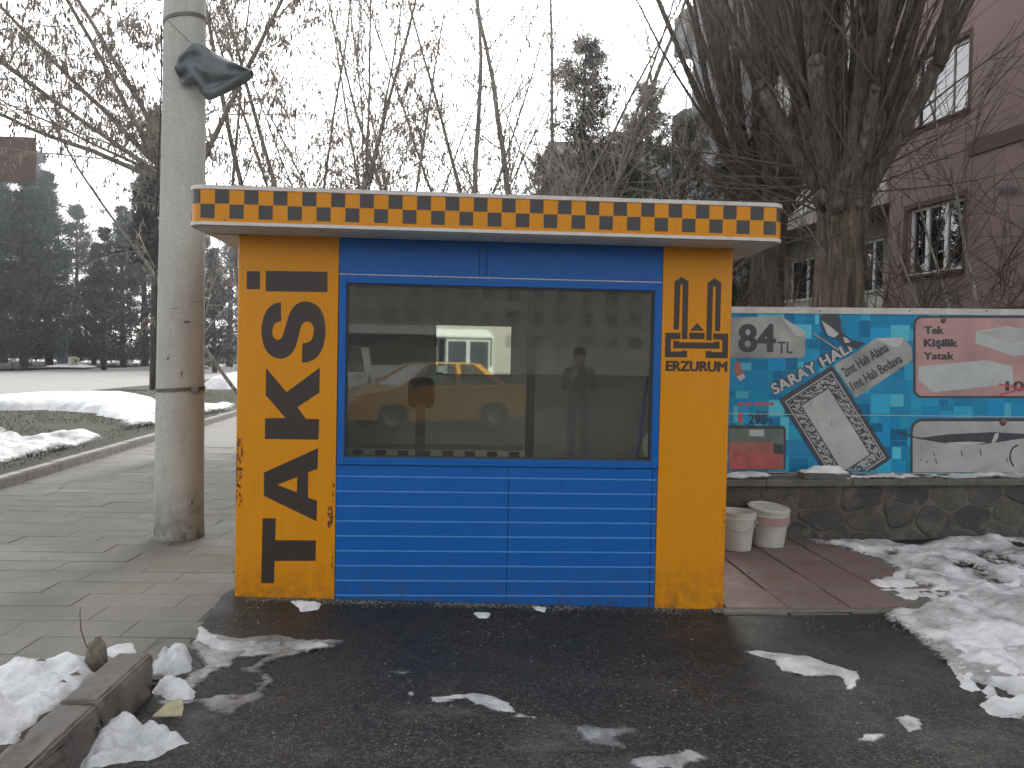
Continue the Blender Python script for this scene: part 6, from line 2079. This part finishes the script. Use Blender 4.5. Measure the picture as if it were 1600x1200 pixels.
# apartment block across the square
blk = thing('apartment_block', 'long beige apartment block with rows of dark windows mirrored in the kiosk glass', 'building', (0, -96, 0))
KP = lambda u, v, z: (u, -96 + v, z)
bw = [(-40 + 3.2 * i, -38.4 + 3.2 * i, 3.5 + 3.0 * k, 5.0 + 3.0 * k) for i in range(30) for k in range(5)]
wall_holes('wall', MATS['tower'], blk, -44, 62, 0, 20, bw, 0, .3, KP)
for h in bw:
    a, b, c_, d_ = h
    pbox(MB(), a, b, -.29, -.2, c_, d_, KP).build('window', MATS['block_glass'], blk, recalc=True)
MB().box(-44, 62, -110, -97.5, 0, 20).build('core', MATS['tower'], blk)
MB().box(-45, 63, -111, -95, 20.01, 20.5).build('roof', MATS['slate'], blk)


# ---------------------------------------------------------------- bystander mirrored in the window
def person(loc, rot, label):
    J = {'pel': (0, 0, .95), 'wai': (0, .01, 1.12), 'che': (0, 0, 1.34), 'nek': (0, .0, 1.50), 'hd0': (0, -.02, 1.58), 'hd1': (0, -.02, 1.68), 'hd2': (0, -.01, 1.76)}
    R_ = {'pel': .15, 'wai': .145, 'che': .165, 'nek': .06, 'hd0': .08, 'hd1': .095, 'hd2': .06}
    E_ = [('pel', 'wai'), ('wai', 'che'), ('che', 'nek'), ('nek', 'hd0'), ('hd0', 'hd1'), ('hd1', 'hd2')]
    for s, k in ((-1, 'l'), (1, 'r')):
        J.update({'hip' + k: (s * .09, 0, .90), 'kne' + k: (s * .10, -.02, .50), 'ank' + k: (s * .11, .03, .09), 'toe' + k: (s * .13, -.13, .045),
                  'sho' + k: (s * .19, 0, 1.42), 'elb' + k: (s * .25, -.06, 1.15), 'wri' + k: (s * .13, -.26, 1.32), 'pal' + k: (s * .10, -.30, 1.39)})
        R_.update({'hip' + k: .10, 'kne' + k: .072, 'ank' + k: .055, 'toe' + k: .045, 'sho' + k: .075, 'elb' + k: .058, 'wri' + k: .036, 'pal' + k: .036})
        E_ += [('pel', 'hip' + k), ('hip' + k, 'kne' + k), ('kne' + k, 'ank' + k), ('ank' + k, 'toe' + k), ('che', 'sho' + k), ('sho' + k, 'elb' + k), ('elb' + k, 'wri' + k), ('wri' + k, 'pal' + k)]
        for q, (dx, dz) in enumerate(((-.03, .06), (-.01, .085), (.012, .08), (.03, .065))):
            J['f%d%s' % (q, k)] = (s * .10 + dx, -.315, 1.41 + dz * .5); J['g%d%s' % (q, k)] = (s * .10 + dx, -.30, 1.41 + dz)
            R_['f%d%s' % (q, k)] = .010; R_['g%d%s' % (q, k)] = .008
            E_ += [('pal' + k, 'f%d%s' % (q, k)), ('f%d%s' % (q, k), 'g%d%s' % (q, k))]
        J['t' + k] = (s * .06, -.32, 1.40); R_['t' + k] = .010; E_.append(('pal' + k, 't' + k))
    names = list(J)
    me = bpy.data.meshes.new('person')
    me.from_pydata([J[n] for n in names], [(names.index(a), names.index(b)) for a, b in E_], [])
    o = bpy.data.objects.new('person', me); COL.objects.link(o)
    sk = o.modifiers.new('skin', 'SKIN')
    for i, n in enumerate(names):
        me.skin_vertices[0].data[i].radius = (R_[n], R_[n] * (.72 if n in ('pel', 'wai', 'che') else 1))
        me.skin_vertices[0].data[i].use_root = (n == 'pel')
    sb = o.modifiers.new('sub', 'SUBSURF'); sb.levels = 2; sb.render_levels = 2
    dg = bpy.context.evaluated_depsgraph_get(); dg.update()
    m2 = bpy.data.meshes.new_from_object(o.evaluated_get(dg))
    bpy.data.objects.remove(o)
    m2.materials.clear()
    for k in ('cloth_dark', 'cloth_jeans', 'skin'): m2.materials.append(MATS[k])
    for p in m2.polygons:
        c = p.center
        p.material_index = 2 if (c.z > 1.52 or (c.y < -.24 and c.z > 1.2)) else (1 if .1 < c.z < .93 else 0)
        p.use_smooth = True
    b = link('person', m2); b.location = loc; b.rotation_euler = (0, 0, rot)
    tag(b, label, 'person')
    hm = MB().lathe([(.098, 1.665), (.105, 1.70), (.10, 1.75), (.07, 1.79), (.01, 1.805)], 16, (0, .005, 0)).build('hair', MATS['hair'], None, smooth=True)
    hm.parent = b; hm.location = (0, 0, 0)
    ns = MB().raw([(-.015, -.105, 1.65), (.015, -.105, 1.65), (0, -.135, 1.655), (0, -.105, 1.70)], [(0, 1, 2), (1, 3, 2), (3, 0, 2)]).build('nose', MATS['skin'], None); ns.parent = b; ns.location = (0, 0, 0)
    return b


person((1.72, -7.2, float(asphalt(1.7, -7.2))), R(180), 'person in dark jacket and jeans mirrored right of centre in the window, hands raised')

# ================================================================ LENS GLARE: added scattering volume standing in for glare around the sun
hz = MB().box(-240, 240, -150, 300, -1.5, 27).build('glare_haze', None)
t = NT('glare_air')
pv_ = t.N('VolumePrincipled')
pv_.inputs['Color'].default_value = (.92, .95, 1, 1)
pv_.inputs['Density'].default_value = .001
pv_.inputs['Anisotropy'].default_value = .86
t.L(pv_.outputs[0], t.out.inputs['Volume'])
hz.data.materials.append(t.m)
tag(hz, 'added thin scattering air standing in for lens glare', 'glare_haze', kind='stuff')
